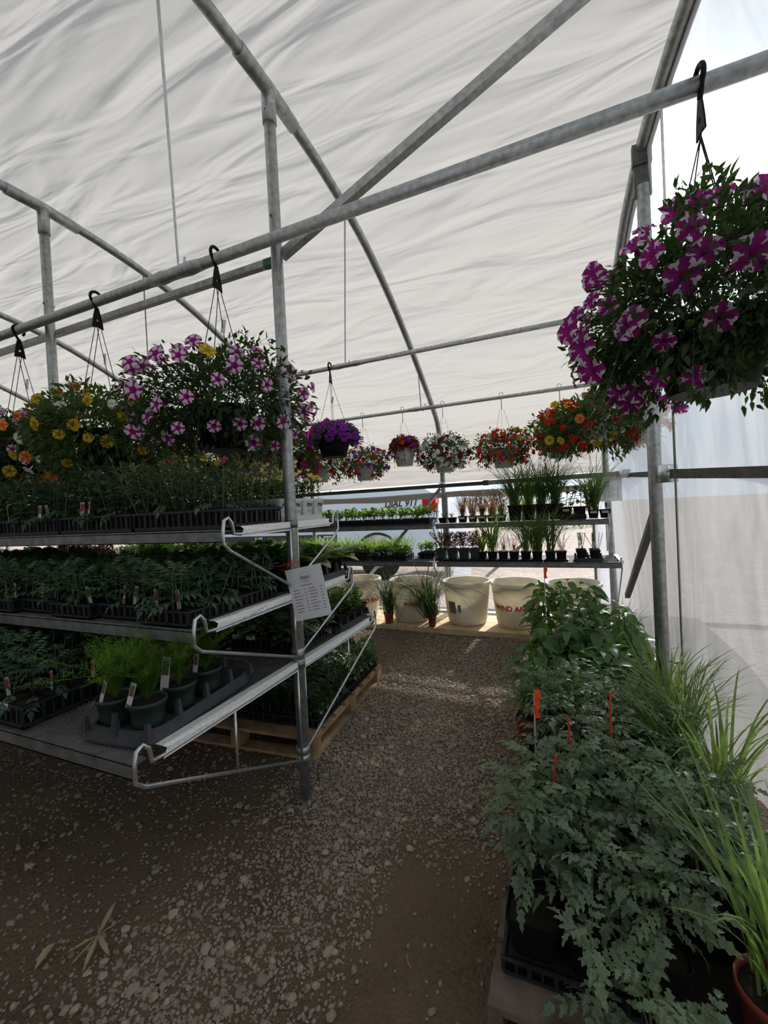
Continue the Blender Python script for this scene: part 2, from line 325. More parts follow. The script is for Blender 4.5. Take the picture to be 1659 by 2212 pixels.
# roof film
RX = [-16+.4*i for i in range(0, 39)]
top = [p for p in PR if p[1] > 1.62 or p[0] < 0]
V = []; UV = []; F = []; s = 0
nX = 60
for j, p in enumerate(top):
    if j: s += float(np.linalg.norm(top[j]-top[j-1]))
    for i in range(nX):
        f = i/(nX-1); xx = -16+(xe(p[0], p[1])+16)*f
        V.append((xx, p[0]*1.0+(.035 if p[0] > 1.7 else -.035)*(abs(p[0]-1.7)/3.4), p[1]+.04)); UV.append((xx, s))
for j in range(len(top)-1):
    for i in range(nX-1): F.append((j*nX+i, j*nX+i+1, (j+1)*nX+i+1, (j+1)*nX+i))
ob('ceiling', mk('roof_film', V, F, 'roof', smooth=True, uv=UV), kind='structure', label='milky white wrinkled polyethylene roof film over the hoops')
b = B(); pts = [(-16+.55*i, WALLY+.03, 1.60+.012*math.sin(i*1.7)) for i in range(31)]; pts[-1] = (.44, WALLY+.03, 1.6); b.tube(pts, [.04+.006*math.sin(i*2.3) for i in range(31)], 10)
ob('wall_back', b.mesh('rolled_film', 'roof', True), kind='structure', label='rolled up side curtain of white film')
# far left end wall closing the house
V = [(-16, p[0], p[1]) for p in PR]; ob('wall_left', mk('wall_left', V, [tuple(range(len(V)))], 'roof', uv=[(p[0], p[1]) for p in PR]), kind='structure', label='far end wall of white film')
# end wall of clear film on the right: ruled between base line and end hoop
BY = [-1.75, 1.0, 1.7, 2.3, 2.95, 4.0, 5.0, 5.13, 5.19]; BX = [1.3, 1.18, 1.08, .88, .67, .67, .68, .66, .47]
yy = np.concatenate([np.linspace(-1.75, 5.0, 70), np.linspace(5.03, 5.19, 9)]); nz_ = 34; V = []; UV = []; F = []
PY = np.array([p[0] for p in PR]); PZ = np.array([p[1] for p in PR])
def topz(y):
    if y > 5.09: return 2.34-(y-5.09)*6
    m = (PY < 5.09) & (PY > -1.6); o = np.argsort(PY[m]); return float(np.interp(y, PY[m][o], PZ[m][o]))
for y in yy:
    zt = topz(y)
    for k in range(nz_):
        f = k/(nz_-1); z = zt*f; fx = f**1.3; xx = float(np.interp(y, BY, BX))*(1-fx)+(xe(y, zt)+.02)*fx
        xx += .006*math.sin(y*23+z*2)*(1-f)
        V.append((xx, y, z)); UV.append((y, z))
for j in range(len(yy)-1):
    for k in range(nz_-1): F.append((j*nz_+k, (j+1)*nz_+k, (j+1)*nz_+k+1, j*nz_+k+1))
ob('wall_right', mk('clear_wall', V, F, 'clear', smooth=True, uv=UV), kind='structure', label='clear wrinkled plastic end wall')
b = B(); b.box((-16, 5.12, .08), (.6, 5.2, .17)); ob('baseboard_back', b.mesh('sill', 'galv'), kind='structure', label='galvanized base rail along the open side')

# ---- hoops
b = B(); b.tube([(0, 1.80, 0), (0, 1.872, 0)], .006, 6); SCREW = b.mesh('screw', 'galv_dark')
hoopx = [-1.304, -3.2, -5.1, -7.0, -8.9, -10.8, -12.7]
for i, hx in enumerate(hoopx):
    lab = ['galvanized roof hoop over the front left post', 'galvanized roof hoop second from the right end, crossing the left edge'][i] if i < 2 else f'galvanized roof hoop, {ordw(i)} from the clear end wall'
    t = thing('greenhouse_hoop', lab, 'hoop', (hx, 0, 0), 0, 'galvanized roof hoops')
    P = [(xi(p[0], p[1], 0), p[0], p[1]) for p in PR]
    b = B(); b.tube(P, .030, 12); ob('bow_pipe', b.mesh('bow', 'galv', True), t)
    b = B()
    Q = [P[k] for k in range(len(P)) if 1.5 < P[k][1] < 2.25]; 
    b.tube([(0, 1.62, 3.655), (0, 1.84, 3.66), (0, 2.06, 3.645)], .037, 12); b.tube([(0, 1.835, 3.65), (0, 1.835, 3.48)], .036, 12)
    ob('tee_connector', b.mesh('tee', 'galv', True), t)
    b = B(); b.tube([(0, 1.835, 3.55), (.0, 1.835, -.02)], .030, 14); ob('post', b.mesh('post', 'galv', True), t)
    for z in (3.53, 3.0, .55): ob('screw', SCREW, t, (0, 0, z))
    b = B(); b.tube([(-.075, WALLY-.03, 1.69), (-.075, WALLY-.03, 1.76)], .04, 10); ob('clamp', b.mesh('clamp', 'galv_bright', True), t)
t = thing('end_hoop', 'end roof hoop between the white roof and the clear wall', 'hoop', (0, 0, 0))
P = [(xe(p[0], p[1]), p[0], p[1]) for p in PR]; b = B(); b.tube(P, .033, 12); ob('bow_pipe', b.mesh('endbow', 'galv', True), t)
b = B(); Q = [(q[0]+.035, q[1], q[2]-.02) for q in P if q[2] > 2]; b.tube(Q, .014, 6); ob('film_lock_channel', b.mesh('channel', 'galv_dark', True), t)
t = thing('end_wall_post', 'galvanized post standing at the clear wall among pepper plants', 'post', (.5, 2.95, 0))
b = B(); b.tube([(0, 0, 0), (0, 0, 3.3)], .036, 16); ob('pipe', b.mesh('endpost', 'galv', True), t)
b = B(); b.box((-.045, -.012, 3.24), (.045, .012, 3.5)); b.box((-.05, -.02, 3.42), (.05, .02, 3.54)); ob('flattened_bracket', b.mesh('epb', 'galv_dark'), t)
b = B(); b.tube([(.075, -.05, .52), (.06, -.03, .50), (.03, 0, .5)], .006, 6); ob('hook_rod', b.mesh('eph', 'galv_bright', True), t)
# purlins
def purlin(Y, z, r, x0, x1, lab, joints=()):
    t = thing('purlin_pipe', lab, 'pipe', (x0, Y, z))
    b = B(); b.tube([(0, 0, 0), (x1-x0, 0, 0)], r, 14); ob('pipe', b.mesh('purlin', 'galv', True), t)
    for jx in joints:
        b = B(); pp = [(jx-x0+d, 0, 0) for d in (-.2, -.1, -.04, .04, .1, .2)]; b.tube(pp, [r*1.02, r*1.28, r*1.1, r*1.15, r*1.3, r*1.02], 12)
        ob('swaged_joint', b.mesh('joint', 'galv', True), t)
purlin(1.775, 2.86, .0285, -16, 1.25, 'thick galvanized purlin pipe carrying the nearest hanging baskets', (-1.94, -3.9))
purlin(4.05, 3.02, .024, -16, .44, 'galvanized purlin pipe carrying the purple petunia basket', (-2.06, -5.0))
purlin(4.70, 2.60, .020, -16, .42, 'thin galvanized purlin carrying the row of small white pots', (-1.43, -3.3))
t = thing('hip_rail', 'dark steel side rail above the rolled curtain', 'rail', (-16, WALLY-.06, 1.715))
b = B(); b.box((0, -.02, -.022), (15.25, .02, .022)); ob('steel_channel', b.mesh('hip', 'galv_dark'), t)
t = thing('square_rail', 'bright square rail over the back bench holding the price sign', 'rail', (-.80, WALLY-.12, 1.715))
b = B(); b.box((0, -.025, -.025), (1.38, .025, .025)); ob('tube', b.mesh('sqrail', 'galv'), t)
b = B(); b.box((1.36, -.04, -.045), (1.43, .04, .04)); b.box((-.06, -.03, -.03), (.0, .03, .03)); ob('end_clamp', b.mesh('clamp2', 'galv_dark'), t)
def strut(name, lab, a, c, r, m='galv', cat='brace', sq=False, n=10):
    t = thing(name, lab, cat, a); d = Vector(c)-Vector(a); b = B()
    if sq: b.box((-r, 0, -r), (r, d.length, r), Matrix.Identity(4)); me = b.mesh(name, m); o = ob('bar', me, t, mw=frame((0, 0, 0), d)); 
    else: b.tube([(0, 0, 0), d], r, n); o = ob('rod' if r < .015 else 'pipe', b.mesh(name, m, True), t)
    return t
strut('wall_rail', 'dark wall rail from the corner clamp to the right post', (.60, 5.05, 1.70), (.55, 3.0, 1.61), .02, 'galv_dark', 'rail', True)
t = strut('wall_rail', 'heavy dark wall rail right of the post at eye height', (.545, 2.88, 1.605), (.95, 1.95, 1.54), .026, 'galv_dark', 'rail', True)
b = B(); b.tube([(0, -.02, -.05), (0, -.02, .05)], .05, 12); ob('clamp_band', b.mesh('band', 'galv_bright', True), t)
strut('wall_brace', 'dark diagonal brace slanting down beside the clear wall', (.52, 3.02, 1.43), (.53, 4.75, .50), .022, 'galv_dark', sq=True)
strut('roof_brace', 'long diagonal square brace rising from the left post to the ridge', (-1.29, 1.86, 2.82), (.50, 1.86, 3.565), .021, 'galv', sq=True)
strut('side_brace', 'square brace hidden just beneath the thick purlin', (-1.33, 1.89, 2.825), (-5.1, 1.89, 2.825), .018, 'galv', sq=True)
b = B(); b.tube([(-1.36, 1.89, 2.825), (-1.42, 1.89, 2.825)], .027, 4); tag(ob('paint_band', b.mesh('gp', 'greenpaint')), 'green painted band on the brace end by the left post', 'marking')
strut('corner_brace', 'diagonal brace from the back hoop leg behind the strawberry trays', (-1.40, WALLY-.06, 1.68), (-2.75, WALLY-.02, .25), .018, 'galv', sq=True)
strut('corner_brace', 'diagonal brace behind the tall grass pots', (-.1, WALLY+.02, 1.3), (-1.35, WALLY+.02, .2), .018, 'galv', sq=True)
for lab, a, c in [('steel rod holding up the thick purlin left of the post', (-1.90, 1.775, 2.89), (-1.33, 1.20, 3.60)), ('thin rod rising from the middle purlin to the hoop', (-2.06, 4.05, 3.03), (-1.33, 2.70, 3.56)), ('thin rod at left rising behind the yellow basket', (-5.0, 4.05, 3.03), (-3.22, 2.60, 3.57)),
                   ('short rod above the thin purlin at the back hoop', (-1.45, 4.70, 2.61), (-1.36, 4.30, 2.98)), ('long rod running from the end hoop down beside the right post', (.56, 2.62, 3.56), (.58, 2.86, .52)), ('steel rod from the thick purlin at the left edge', (-3.9, 1.775, 2.89), (-3.22, 1.20, 3.60))]:
    t = thing('hanger_rod', lab, 'rod', a); d = Vector(c)-Vector(a); b = B()
    b.tube([(.03, 0, .04), (.02, 0, -.02), (0, 0, -.036), (-.02, 0, -.02), (-.02, 0, .03), d], .0065, 8); ob('rod', b.mesh('rod', 'galv_bright', True), t)

# ================================================================ LEAF / FLOWER TEMPLATES
def lens(L=1., W=.4, n=4, fold=.15, droop=.15, jag=0., tip=.5):
    V = []; F = []
    for i in range(n+1):
        t = i/n; w = W/2*math.sin(PI*min(1, t**tip*.97+.015))**.9
        if i == 0: w = W*.03
        if jag and 0 < i < n: w *= (1.12 if i % 2 else 1-jag)
        z = -droop*t*t*L
        V += [(-w, t*L-(.0 if i % 2 else jag*.07*L), z+fold*w*1.2), (0, t*L, z), (w, t*L-(.0 if i % 2 else jag*.07*L), z+fold*w*1.2)]
        if i: k = 3*i; F += [(k-3, k-2, k+1, k), (k-2, k-1, k+2, k+1)]
    return np.array(V), np.array(F)
def scat(TV, TF, P, D, U, S):
    P, D, U = (np.asarray(q, float) for q in (P, D, U)); S = np.asarray(S, float)
    D = D/np.linalg.norm(D, axis=1, keepdims=True); X = np.cross(D, U); l = np.linalg.norm(X, axis=1, keepdims=True); X = np.where(l < 1e-5, np.array([[1., 0, 0]]), X/np.maximum(l, 1e-6)); Z = np.cross(X, D)
    V = P[:, None]+S[:, None, None]*(TV[None, :, :1]*X[:, None]+TV[None, :, 1:2]*D[:, None]+TV[None, :, 2:3]*Z[:, None])
    F = TF[None]+len(TV)*np.arange(len(P))[:, None, None]
    return V.reshape(-1, 3), F.reshape(-1, TF.shape[1])
def join(parts):
    V = []; F = []; mi = []; n = 0
    for v, f, m in parts: V.append(v); F.append(f+n); mi += [m]*len(f); n += len(v)
    return np.concatenate(V), np.concatenate(F), mi
def tubeq(pts, r, n=4):
    b = B(); b.tube(pts, r, n, cap=False); return np.array(b.V), np.array(b.F)
def rdir(n, lo=-1., hi=1., g=rng):
    z = g.uniform(lo, hi, n); a = g.uniform(0, 2*PI, n); s = np.sqrt(np.maximum(0, 1-z*z)); return np.stack([s*np.cos(a), s*np.sin(a), z], 1)
# tomato compound leaf: rachis + jagged leaflets, along +Y
def tomato_leaf(L, g, nl=4):
    curve = lambda t: np.array([0, L*t, .10*L*math.sin(PI*t*.8)-.30*L*t*t])
    parts = []; v, f = tubeq([curve(t) for t in (0, .3, .6, .9)], [L*.016, L*.013, L*.01, L*.006], 3); parts.append((v, f, 1))
    TV, TF = lens(1, .62, 6, .25, .35, .42, .62)
    P = []; D = []; S = []
    for i in range(nl):
        t = .28+.62*i/nl; sz = L*(.32-.035*abs(i-1.5)+g.uniform(-.03, .03))
        for s in (-1, 1):
            P.append(curve(t)); D.append((s*1., .55+.2*i+g.uniform(-.15, .15), -.2+g.uniform(-.35, .2))); S.append(sz*g.uniform(.85, 1.1))
    P.append(curve(.9)); D.append((g.uniform(-.2, .2), 1, -.6)); S.append(L*.36)
    v, f = scat(TV, TF, P, D, np.tile([[0, 0, 1.]], (len(P), 1))+g.normal(0, .25, (len(P), 3)), S); parts.append((v, f, 0))
    return join(parts)
g1 = np.random.default_rng(11)
TOML = []
for i in range(7):
    V, F, mi = tomato_leaf(1., g1, 4 if i % 2 else 3); TOML.append(mknp('tomato_leaf', V, F, ['tomato', 'stem'], mi))
PEPL = []
for i in range(6):
    v, f = lens(1, g1.uniform(.46, .56), 6, .22+.05*i, g1.uniform(.2, .6), 0, .72); v2, f2 = tubeq([(0, -.35, .05), (0, 0, 0)], .012, 3); V, F, mi = join([(v, f, 0), (v2, f2, 1)])
    PEPL.append(mknp('pepper_leaf', V, F, ['pepper', 'stem'], mi, smooth=True))
# trumpet flower (petunia), opening along +Z, unit diameter
def trumpet(m_star, m_edge, ruff=.06, seed=0, double=False):
    g = np.random.default_rng(seed); n = 30; V = []; F = []; mi = []
    rings = [(.04, -.55), (.06, -.3), (.09, -.06), (.20, .0), (.36, .03), (.5, .0)]
    for k, (r, z) in enumerate(rings):
        for j in range(n):
            a = 2*PI*j/n; lob = 1-.13*abs(math.sin(2.5*a))**4 if False else 1-.16*(1-abs(math.cos(2.5*a)))**2
            rr_ = r*(lob if k > 3 else 1); zz = z+(ruff*math.sin(5*a+k)+g.uniform(-.02, .02) if k > 3 else 0)
            V.append((rr_*math.cos(a), rr_*math.sin(a), zz))
    for k in range(len(rings)-1):
        for j in range(n):
            F.append((k*n+j, k*n+(j+1) % n, (k+1)*n+(j+1) % n, (k+1)*n+j)); ph = (j % 6)
            star = ph in (0, 5) if k in (3, 4) else True
            mi.append(0 if star else 1)
    c = len(V); V.append((0, 0, -.1)); 
    return mk('trumpet_flower', V, F, [m_star, m_edge], mi, True)
FL = {'pinkstar': trumpet('p_purple', 'p_white', .05, 1), 'purplestar': trumpet('p_purple', 'p_white', .07, 2), 'yellow': trumpet('p_centre', 'p_yellow', .03, 3), 'peach': trumpet('p_orange', 'p_peach', .06, 4),
      'white': trumpet('p_purewhite', 'p_purewhite', .03, 5), 'magenta': trumpet('p_magenta', 'p_magenta', .07, 6), 'violet': trumpet('p_violet', 'p_violet', .08, 7), 'red': trumpet('p_red', 'p_red', .08, 8),
      'orange': trumpet('p_orange', 'p_red', .08, 9), 'burgundy': trumpet('p_burgundy', 'p_burgundy', .06, 10), 'pink': trumpet('p_pink', 'p_pink', .06, 12), 'lemon': trumpet('p_yellow', 'p_yellow', .04, 13)}
# purple with white margin only at the rim
def rimstar():
    me = trumpet('p_purple', 'p_white', .07, 21); mi = np.zeros(len(me.polygons), dtype=np.int32)
    for j in range(30):
        mi[4*30+j] = 0 if (j % 6) in (0, 5, 1) else 1; mi[3*30+j] = 1 if (j % 6) == 3 else 0
    me.polygons.foreach_set('material_index', mi); return me
FL['purplestar'] = rimstar()
def daisy():
    TV, TF = lens(.5, .17, 3, .1, -.25, 0, .8); n = 12; a = np.arange(n)*2*PI/n
    v, f = scat(TV, TF, np.stack([.05*np.cos(a), .05*np.sin(a), 0*a], 1), np.stack([np.cos(a), np.sin(a), .9+0*a], 1), np.tile([[0, 0, 1.]], (n, 1)), np.ones(n))
    v2, f2 = tubeq([(0, 0, -.9), (0, 0, 0)], .02, 3); V, F, mi = join([(v, f, 0), (v2, f2, 1)]); return mknp('daisy_flower', V, F, ['p_cream', 'stem'], mi)
FL['daisy'] = daisy()
def cluster(mname, seed):
    g = np.random.default_rng(seed); TV, TF = lens(.3, .26, 2, .1, .1, 0, .7); n = 34; d = rdir(n, -.2, 1, g)
    v, f = scat(TV, TF, d*.28*g.uniform(.6, 1.2, (n, 1)), rdir(n, -.4, .4, g), d, g.uniform(.7, 1.2, n)); return mknp('flower_cluster', v, f, [mname])
FL['redcluster'] = cluster('p_red', 31); FL['whitecluster'] = cluster('p_purewhite', 32)

# ================================================================ HANGING BASKETS
SMALL = lens(1, .42, 3, .2, .3, 0, .6)
def foliage_mass(R, zt, zb, pr, rimz, n, leaf, g, gapdir=None, lobes=1., mats='darkfol', down=.5, trail=16, tmat=1):
    """leaves on a domed, trailing mass; origin at pot centre on the rim plane"""
    d = rdir(int(n*1.6), -.95, 1, g); az = np.arctan2(d[:, 1], d[:, 0])
    lob = 1+.16*lobes*np.sin(3*az+g.uniform(0, 6))+.10*lobes*np.sin(7*az+4*d[:, 2]+g.uniform(0, 6))
    rad = g.uniform(.35, 1.0, len(d))**.6*lob
    P = np.stack([d[:, 0]*R*rad, d[:, 1]*R*rad, np.where(d[:, 2] > 0, d[:, 2]*zt, d[:, 2]*-zb)*rad], 1)
    h = np.hypot(P[:, 0], P[:, 1]); ok = (P[:, 2] > 0.01) | (h > pr*1.05)
    if gapdir is not None:
        da = np.abs((az-gapdir+PI) % (2*PI)-PI); ok &= ~((da < .62) & (P[:, 2] < -.03) & (P[:, 2] > zb) & (h < pr*1.8) & (g.uniform(size=len(d)) < .8))
    P = P[ok][:n]; dd = d[ok][:n]
    D = dd+g.normal(0, .6, P.shape); D[:, 2] -= .15
    U = np.tile([[0, 0, 1.]], (len(P), 1))+g.normal(0, .5, P.shape)
    v, f = scat(*SMALL, P, D, U, leaf*g.uniform(.6, 1.3, len(P))); parts = [(v, f, 0)]
    for k in range(trail):
        a = g.uniform(0, 2*PI); r0 = pr*.8; r1 = R*g.uniform(.75, 1.05); z1 = g.uniform(zb*1.15, zt*.55)
        pts = [(r0*math.cos(a), r0*math.sin(a), 0), ((r0+r1)/2*math.cos(a), (r0+r1)/2*math.sin(a), max(.06, z1*.7+.08)), (r1*math.cos(a), r1*math.sin(a), z1)]
        v, f = tubeq(pts, .0018, 3); parts.append((v, f, 1))
        q = catmull(pts, 4); q = np.array(q[len(q)//2:]); m = 2*len(q); PP = np.repeat(q, 2, 0)
        v, f = scat(*SMALL, PP, rdir(m, -.2, .6, g)+np.array([math.cos(a), math.sin(a), 0])*.5, np.tile([[0, 0, 1.]], (m, 1)), leaf*g.uniform(.6, 1.2, m)); parts.append((v, f, 0))
    V, F, mi = join(parts); return mknp('foliage', V, F, [mats, 'stem'], mi)
def pot_mesh(r, h, m, n=28, ribs=False):
    b = B(); pr_ = [(r*.66, -h), (r*.68, -h), (r*.82, -h*.55), (r*.95, -h*.12), (r*.97, -h*.08), (r*1.05, -.06*h), (r*1.05, 0), (r*.98, 0), (r*.93, -h*.15)]
    b.lathe([(.001, -h)]+pr_, n); return b.mesh('pot', m, True)
def hook_plastic(dz):
    b = B(); pts = [(0, 0, -.045)]+[(.032*math.cos(a), 0, .0+.032*math.sin(a)) for a in np.linspace(-PI*.55, PI*1.02, 12)][::-1]
    pts = [(.036*math.cos(a), 0, .036*math.sin(a)) for a in np.linspace(-.25*PI, 1.25*PI, 14)]+[(-.012, 0, -.05), (0, 0, -.07)]
    b.tube(pts, .0085, 8)
    V = [(-.008, -.003, -.06), (.008, -.003, -.06), (.034, -.003, -.19), (-.034, -.003, -.19)]; V += [(a_, .003, c_) for a_, _, c_ in V]
    # plate with a hole: ring of quads
    o = [(-.010, -.06), (.010, -.06), (.020, -.10), (.029, -.145), (.034, -.19), (.0, -.182), (-.034, -.19), (-.029, -.145), (-.020, -.10)]
    k = len(o); hole = [(.009*math.cos(a), -.14+.009*math.sin(a)) for a in [math.atan2(z+.14, x_) for x_, z in o]]
    VV = []
    for yv in (-.003, .003): VV += [(p[0], yv, p[1]) for p in o]+[(p[0], yv, p[1]) for p in hole]
    FF = []
    for i in range(k):
        j = (i+1) % k; FF += [(i, j, k+j, k+i), (2*k+j, 2*k+i, 3*k+i, 3*k+j), (i, 2*k+i, 2*k+j, j), (k+i, k+j, 3*k+j, 3*k+i)]
    b.add(VV, FF); return b.mesh('hook', 'black')
HOOKP = hook_plastic(0)
def basket(name, lab, x, Y, zhook, rimz, R, pr=.15, ph=.19, potm='black', zt=.26, zb=-.3, n=2200, leaf=.03, fol='darkfol', flowers=(), fsz=.08, seed=0, gap=True, hook='plastic', group=None, care=None, low=False, bias=None):
    g = np.random.default_rng(seed); t = thing(name, lab, 'hanging basket', (x, Y, rimz), 0, group)
    ob('pot', pot_mesh(pr, ph, potm), t); b = B(); b.lathe([(.001, -.02), (pr*.95, -.02)], 20); ob('soil', b.mesh('soil', 'soil'), t)
    camaz = math.atan2(-Y, -x)
    ob('foliage', foliage_mass(R, zt, zb, pr, rimz, int(n*1.75), leaf, g, camaz if gap else None, mats=fol, trail=26 if R > .38 else 12), t, kind='stuff')
    top_ = zhook-rimz
    if hook == 'plastic':
        ang = PI/2+g.uniform(-.15, .15); h = ob('hook', HOOKP, t, (0, 0, top_-.006), (0, 0, ang)); y0 = top_-.185; cnt = 4
    else:
        b = B(); b.tube([(.02, 0, -.02), (.02, 0, .012), (0, 0, .024), (-.02, 0, .012), (-.012, 0, -.02), (0, 0, -.05)], .004, 6); b.tube([(0, 0, -.05), (0, 0, -.16)], .005, 6)
        ob('hook', b.mesh('hook', 'potwhite', True), t, (0, 0, top_)); y0 = top_-.16; cnt = 3
    for k in range(cnt):
        a = k*2*PI/cnt+.5+g.uniform(-.2, .2); b = B(); b.tube([((0 if hook == 'plastic' else .02*math.cos(a)), .02*math.cos(a), y0), (pr*math.cos(a), pr*math.sin(a), -.01)], .0022 if hook == 'plastic' else .0018, 5, cap=False); ob('hanger_wire', b.mesh('wire', 'black' if hook == 'plastic' else 'potwhite'), t)
    if care:
        a = .5+2*PI/cnt; f = .28; b = B(); b.box((-.013, -.0008, -.04), (.013, .0008, .03)); ob('care_tag', b.mesh('tag', 'paper'), t, (pr*math.cos(a)*f+.012, pr*math.sin(a)*f, y0*(1-f)), (.1, .25, g.uniform(-.5, .5)), label='small white barcode tag')
    placed = []; cdir = np.array([-x, -Y, -.2])/math.hypot(x, Y)
    if not low:
        pass
    for kind, cnt2 in flowers:
        for k in range(cnt2):
            best = None; bd = -1
            for _ in range(30):
                d_ = rdir(1, -.8, .95, g)[0]
                if d_ @ cdir < -.25 and g.uniform() < .85: continue
                p_ = np.array([d_[0]*R, d_[1]*R, d_[2]*(zt if d_[2] > 0 else -zb)])*g.uniform(.93, 1.1)
                if p_[2] < 0 and math.hypot(p_[0], p_[1]) < pr*1.3: continue
                q_ = min([np.linalg.norm(p_-o_) for o_ in placed[-60:]]+[9])+g.uniform(0, .05)
                if q_ > bd: bd = q_; best = (p_, d_)
                if _ > 8 and best is not None: break
            p, d = best; placed.append(p)
            nrm = Vector(d)+Vector(g.normal(0, .35, 3))+Vector((-x, -Y, -.35)).normalized()*.7; s_ = fsz*g.uniform(.75, 1.12)*(1 if kind not in ('redcluster', 'whitecluster') else 1.1)
            if kind == 'daisy': nrm = Vector((0, 0, 1))+Vector(g.normal(0, .2, 3))
            q = nrm.normalized().to_track_quat('Z', 'Y'); mw = Matrix.LocRotScale(Vector(p), q, Vector((s_, s_, s_))); ob('flower', FL[kind], t, mw=mw)
    return t
BY1 = 1.775
basket('hanging_petunia_basket', 'hanging basket of white petunias with purple stars left of the front post', -1.65, BY1, 2.89, 2.06, .47, n=4200, leaf=.036, zt=.30, zb=-.27, pr=.16, ph=.22, flowers=[('pinkstar', 72), ('yellow', 2)], fsz=.078, seed=5, care=1)
basket('hanging_calibrachoa_basket', 'hanging basket of yellow, peach and white flowers at left', -2.62, BY1, 2.89, 2.05, .44, n=3600, leaf=.040, fol='midfol', zt=.24, zb=-.36, pr=.16, ph=.22, flowers=[('yellow', 26), ('peach', 12), ('white', 12), ('pinkstar', 8), ('lemon', 6)], fsz=.070, seed=6, care=1)
basket('hanging_mixed_basket', 'hanging basket of striped petunias at the left edge', -3.45, BY1, 2.86, 2.04, .42, n=3000, leaf=.038, zt=.24, zb=-.36, flowers=[('pinkstar', 30), ('yellow', 10), ('magenta', 6)], fsz=.075, seed=8, care=1)
basket('hanging_mixed_basket', 'hanging basket of golden and magenta flowers, farthest left', -4.15, BY1, 2.89, 2.10, .42, n=2600, leaf=.038, zt=.26, zb=-.3, flowers=[('lemon', 26), ('magenta', 14), ('pinkstar', 14)], fsz=.08, seed=9)
basket('hanging_petunia_basket', 'large hanging basket of purple petunias with white edges at right', .475, 1.775, 2.89, 2.05, .42, n=6500, leaf=.034, zt=.36, zb=-.26, pr=.18, ph=.22, flowers=[('purplestar', 92), ('lemon', 1)], fsz=.088, seed=12, care=1, gap=False)
for i, (x_, fl, sd) in enumerate([(-5.0, [('pinkstar', 20), ('white', 15)], 1), (-5.9, [('lemon', 26), ('red', 12)], 2), (-6.9, [('magenta', 30)], 3)]):
    basket('hanging_mixed_basket', f'distant hanging basket on the thick purlin, {ordw(i)} beyond the left edge', x_, BY1, 2.89, 2.08, .4, n=1400, leaf=.045, fol='midfol', flowers=fl, fsz=.08, seed=40+sd)
# middle purlin
BY2 = 4.05
basket('hanging_petunia_basket', 'black hanging pot of violet petunias on the middle purlin', -2.27, BY2, 3.05, 2.26, .25, pr=.19, ph=.2, n=1100, leaf=.05, zt=.17, zb=-.10, flowers=[('violet', 56), ('magenta', 5)], fsz=.095, seed=14, care=1)
basket('hanging_mixed_basket', 'white hanging bowl of scarlet and yellow flowers by the end wall', .30, BY2, 3.05, 2.10, .50, pr=.20, ph=.14, potm='potwhite', n=3400, leaf=.05, fol='midfol', zt=.24, zb=-.24, flowers=[('redcluster', 60), ('yellow', 16), ('peach', 8)], fsz=.075, seed=15, hook='w', gap=True)
xs2 = [(-2.83, [('magenta', 14), ('pink', 18)], 'small black pot of magenta petunias behind the front post', 'black'), (-3.35, [('pink', 20), ('lemon', 15)], 'basket of pink and lemon flowers behind the striped petunias', 'black'), (-3.95, [('lemon', 30), ('white', 12)], 'basket of lemon and white flowers deep behind the left baskets', 'black'),
       (-4.7, [('red', 30)], 'basket of red flowers deep behind the left baskets', 'potwhite'), (-5.5, [('white', 26), ('violet', 10)], 'basket of white and violet flowers far down the house', 'black'), (-6.4, [('magenta', 30)], 'basket of magenta flowers far down the house', 'black'), (-7.4, [('lemon', 30)], 'yellow basket at the far end of the middle purlin', 'black'), (-8.6, [('red', 20), ('white', 12)], 'red and white basket at the far end of the middle purlin', 'black')]
for i, (x_, fl, lab, pm) in enumerate(xs2): basket('hanging_mixed_basket', lab, x_, BY2, 3.05, 2.15+.04*(i % 2), .32, pr=.16, ph=.18, potm=pm, n=1200, leaf=.05, fol='midfol', flowers=fl, fsz=.085, seed=60+i, hook='w' if pm != 'black' else 'plastic')
# back purlin with white pots
BY3 = 4.70
xs3 = [(-2.22, .29, [('red', 16), ('violet', 22), ('orange', 8)], 'white hanging pot of red, violet and orange flowers beside the black pot', 2.03, 'midfol', .2), (-1.70, .17, [('red', 8), ('violet', 10), ('burgundy', 26)], 'white hanging pot of burgundy petunias with bare sides', 2.16, 'redleaf', .14),
       (-1.22, .28, [('whitecluster', 46), ('burgundy', 30), ('white', 26)], 'round hanging basket of white flowers under burgundy ones', 2.05, 'darkfol', .22), (-.575, .29, [('redcluster', 40), ('yellow', 12), ('orange', 14)], 'hanging basket of orange and red flowers, third from the end wall', 2.05, 'midfol', .2),
       (.0, .27, [('redcluster', 46), ('orange', 10)], 'hanging basket of scarlet flowers in white pot near the grasses', 2.10, 'midfol', .24)]
for i, (x_, R, fl, lab, rz_, fo, zt_) in enumerate(xs3): basket('hanging_mixed_basket', lab, x_, BY3, 2.63, rz_, R, pr=.135, ph=.2, potm='potwhite', n=1500, leaf=.035, fol=fo, zt=zt_, zb=-.2, flowers=fl, fsz=.058, seed=80+i, hook='w', gap=i in (0, 1, 4))
for i, x_ in enumerate((-2.85, -3.5, -4.2, -5.0, -5.9, -7.0)): basket('hanging_mixed_basket', f'white hanging pot of mixed flowers, {ordw(i)} left of the red and violet pot', x_, BY3, 2.63, 2.05, .30, pr=.135, ph=.2, potm='potwhite', n=1000, leaf=.04, fol='midfol', zt=.2, zb=-.25, flowers=[[('red', 14), ('burgundy', 14)], [('white', 24)], [('lemon', 24)], [('pink', 24)]][i % 4], fsz=.065, seed=100+i, hook='w')
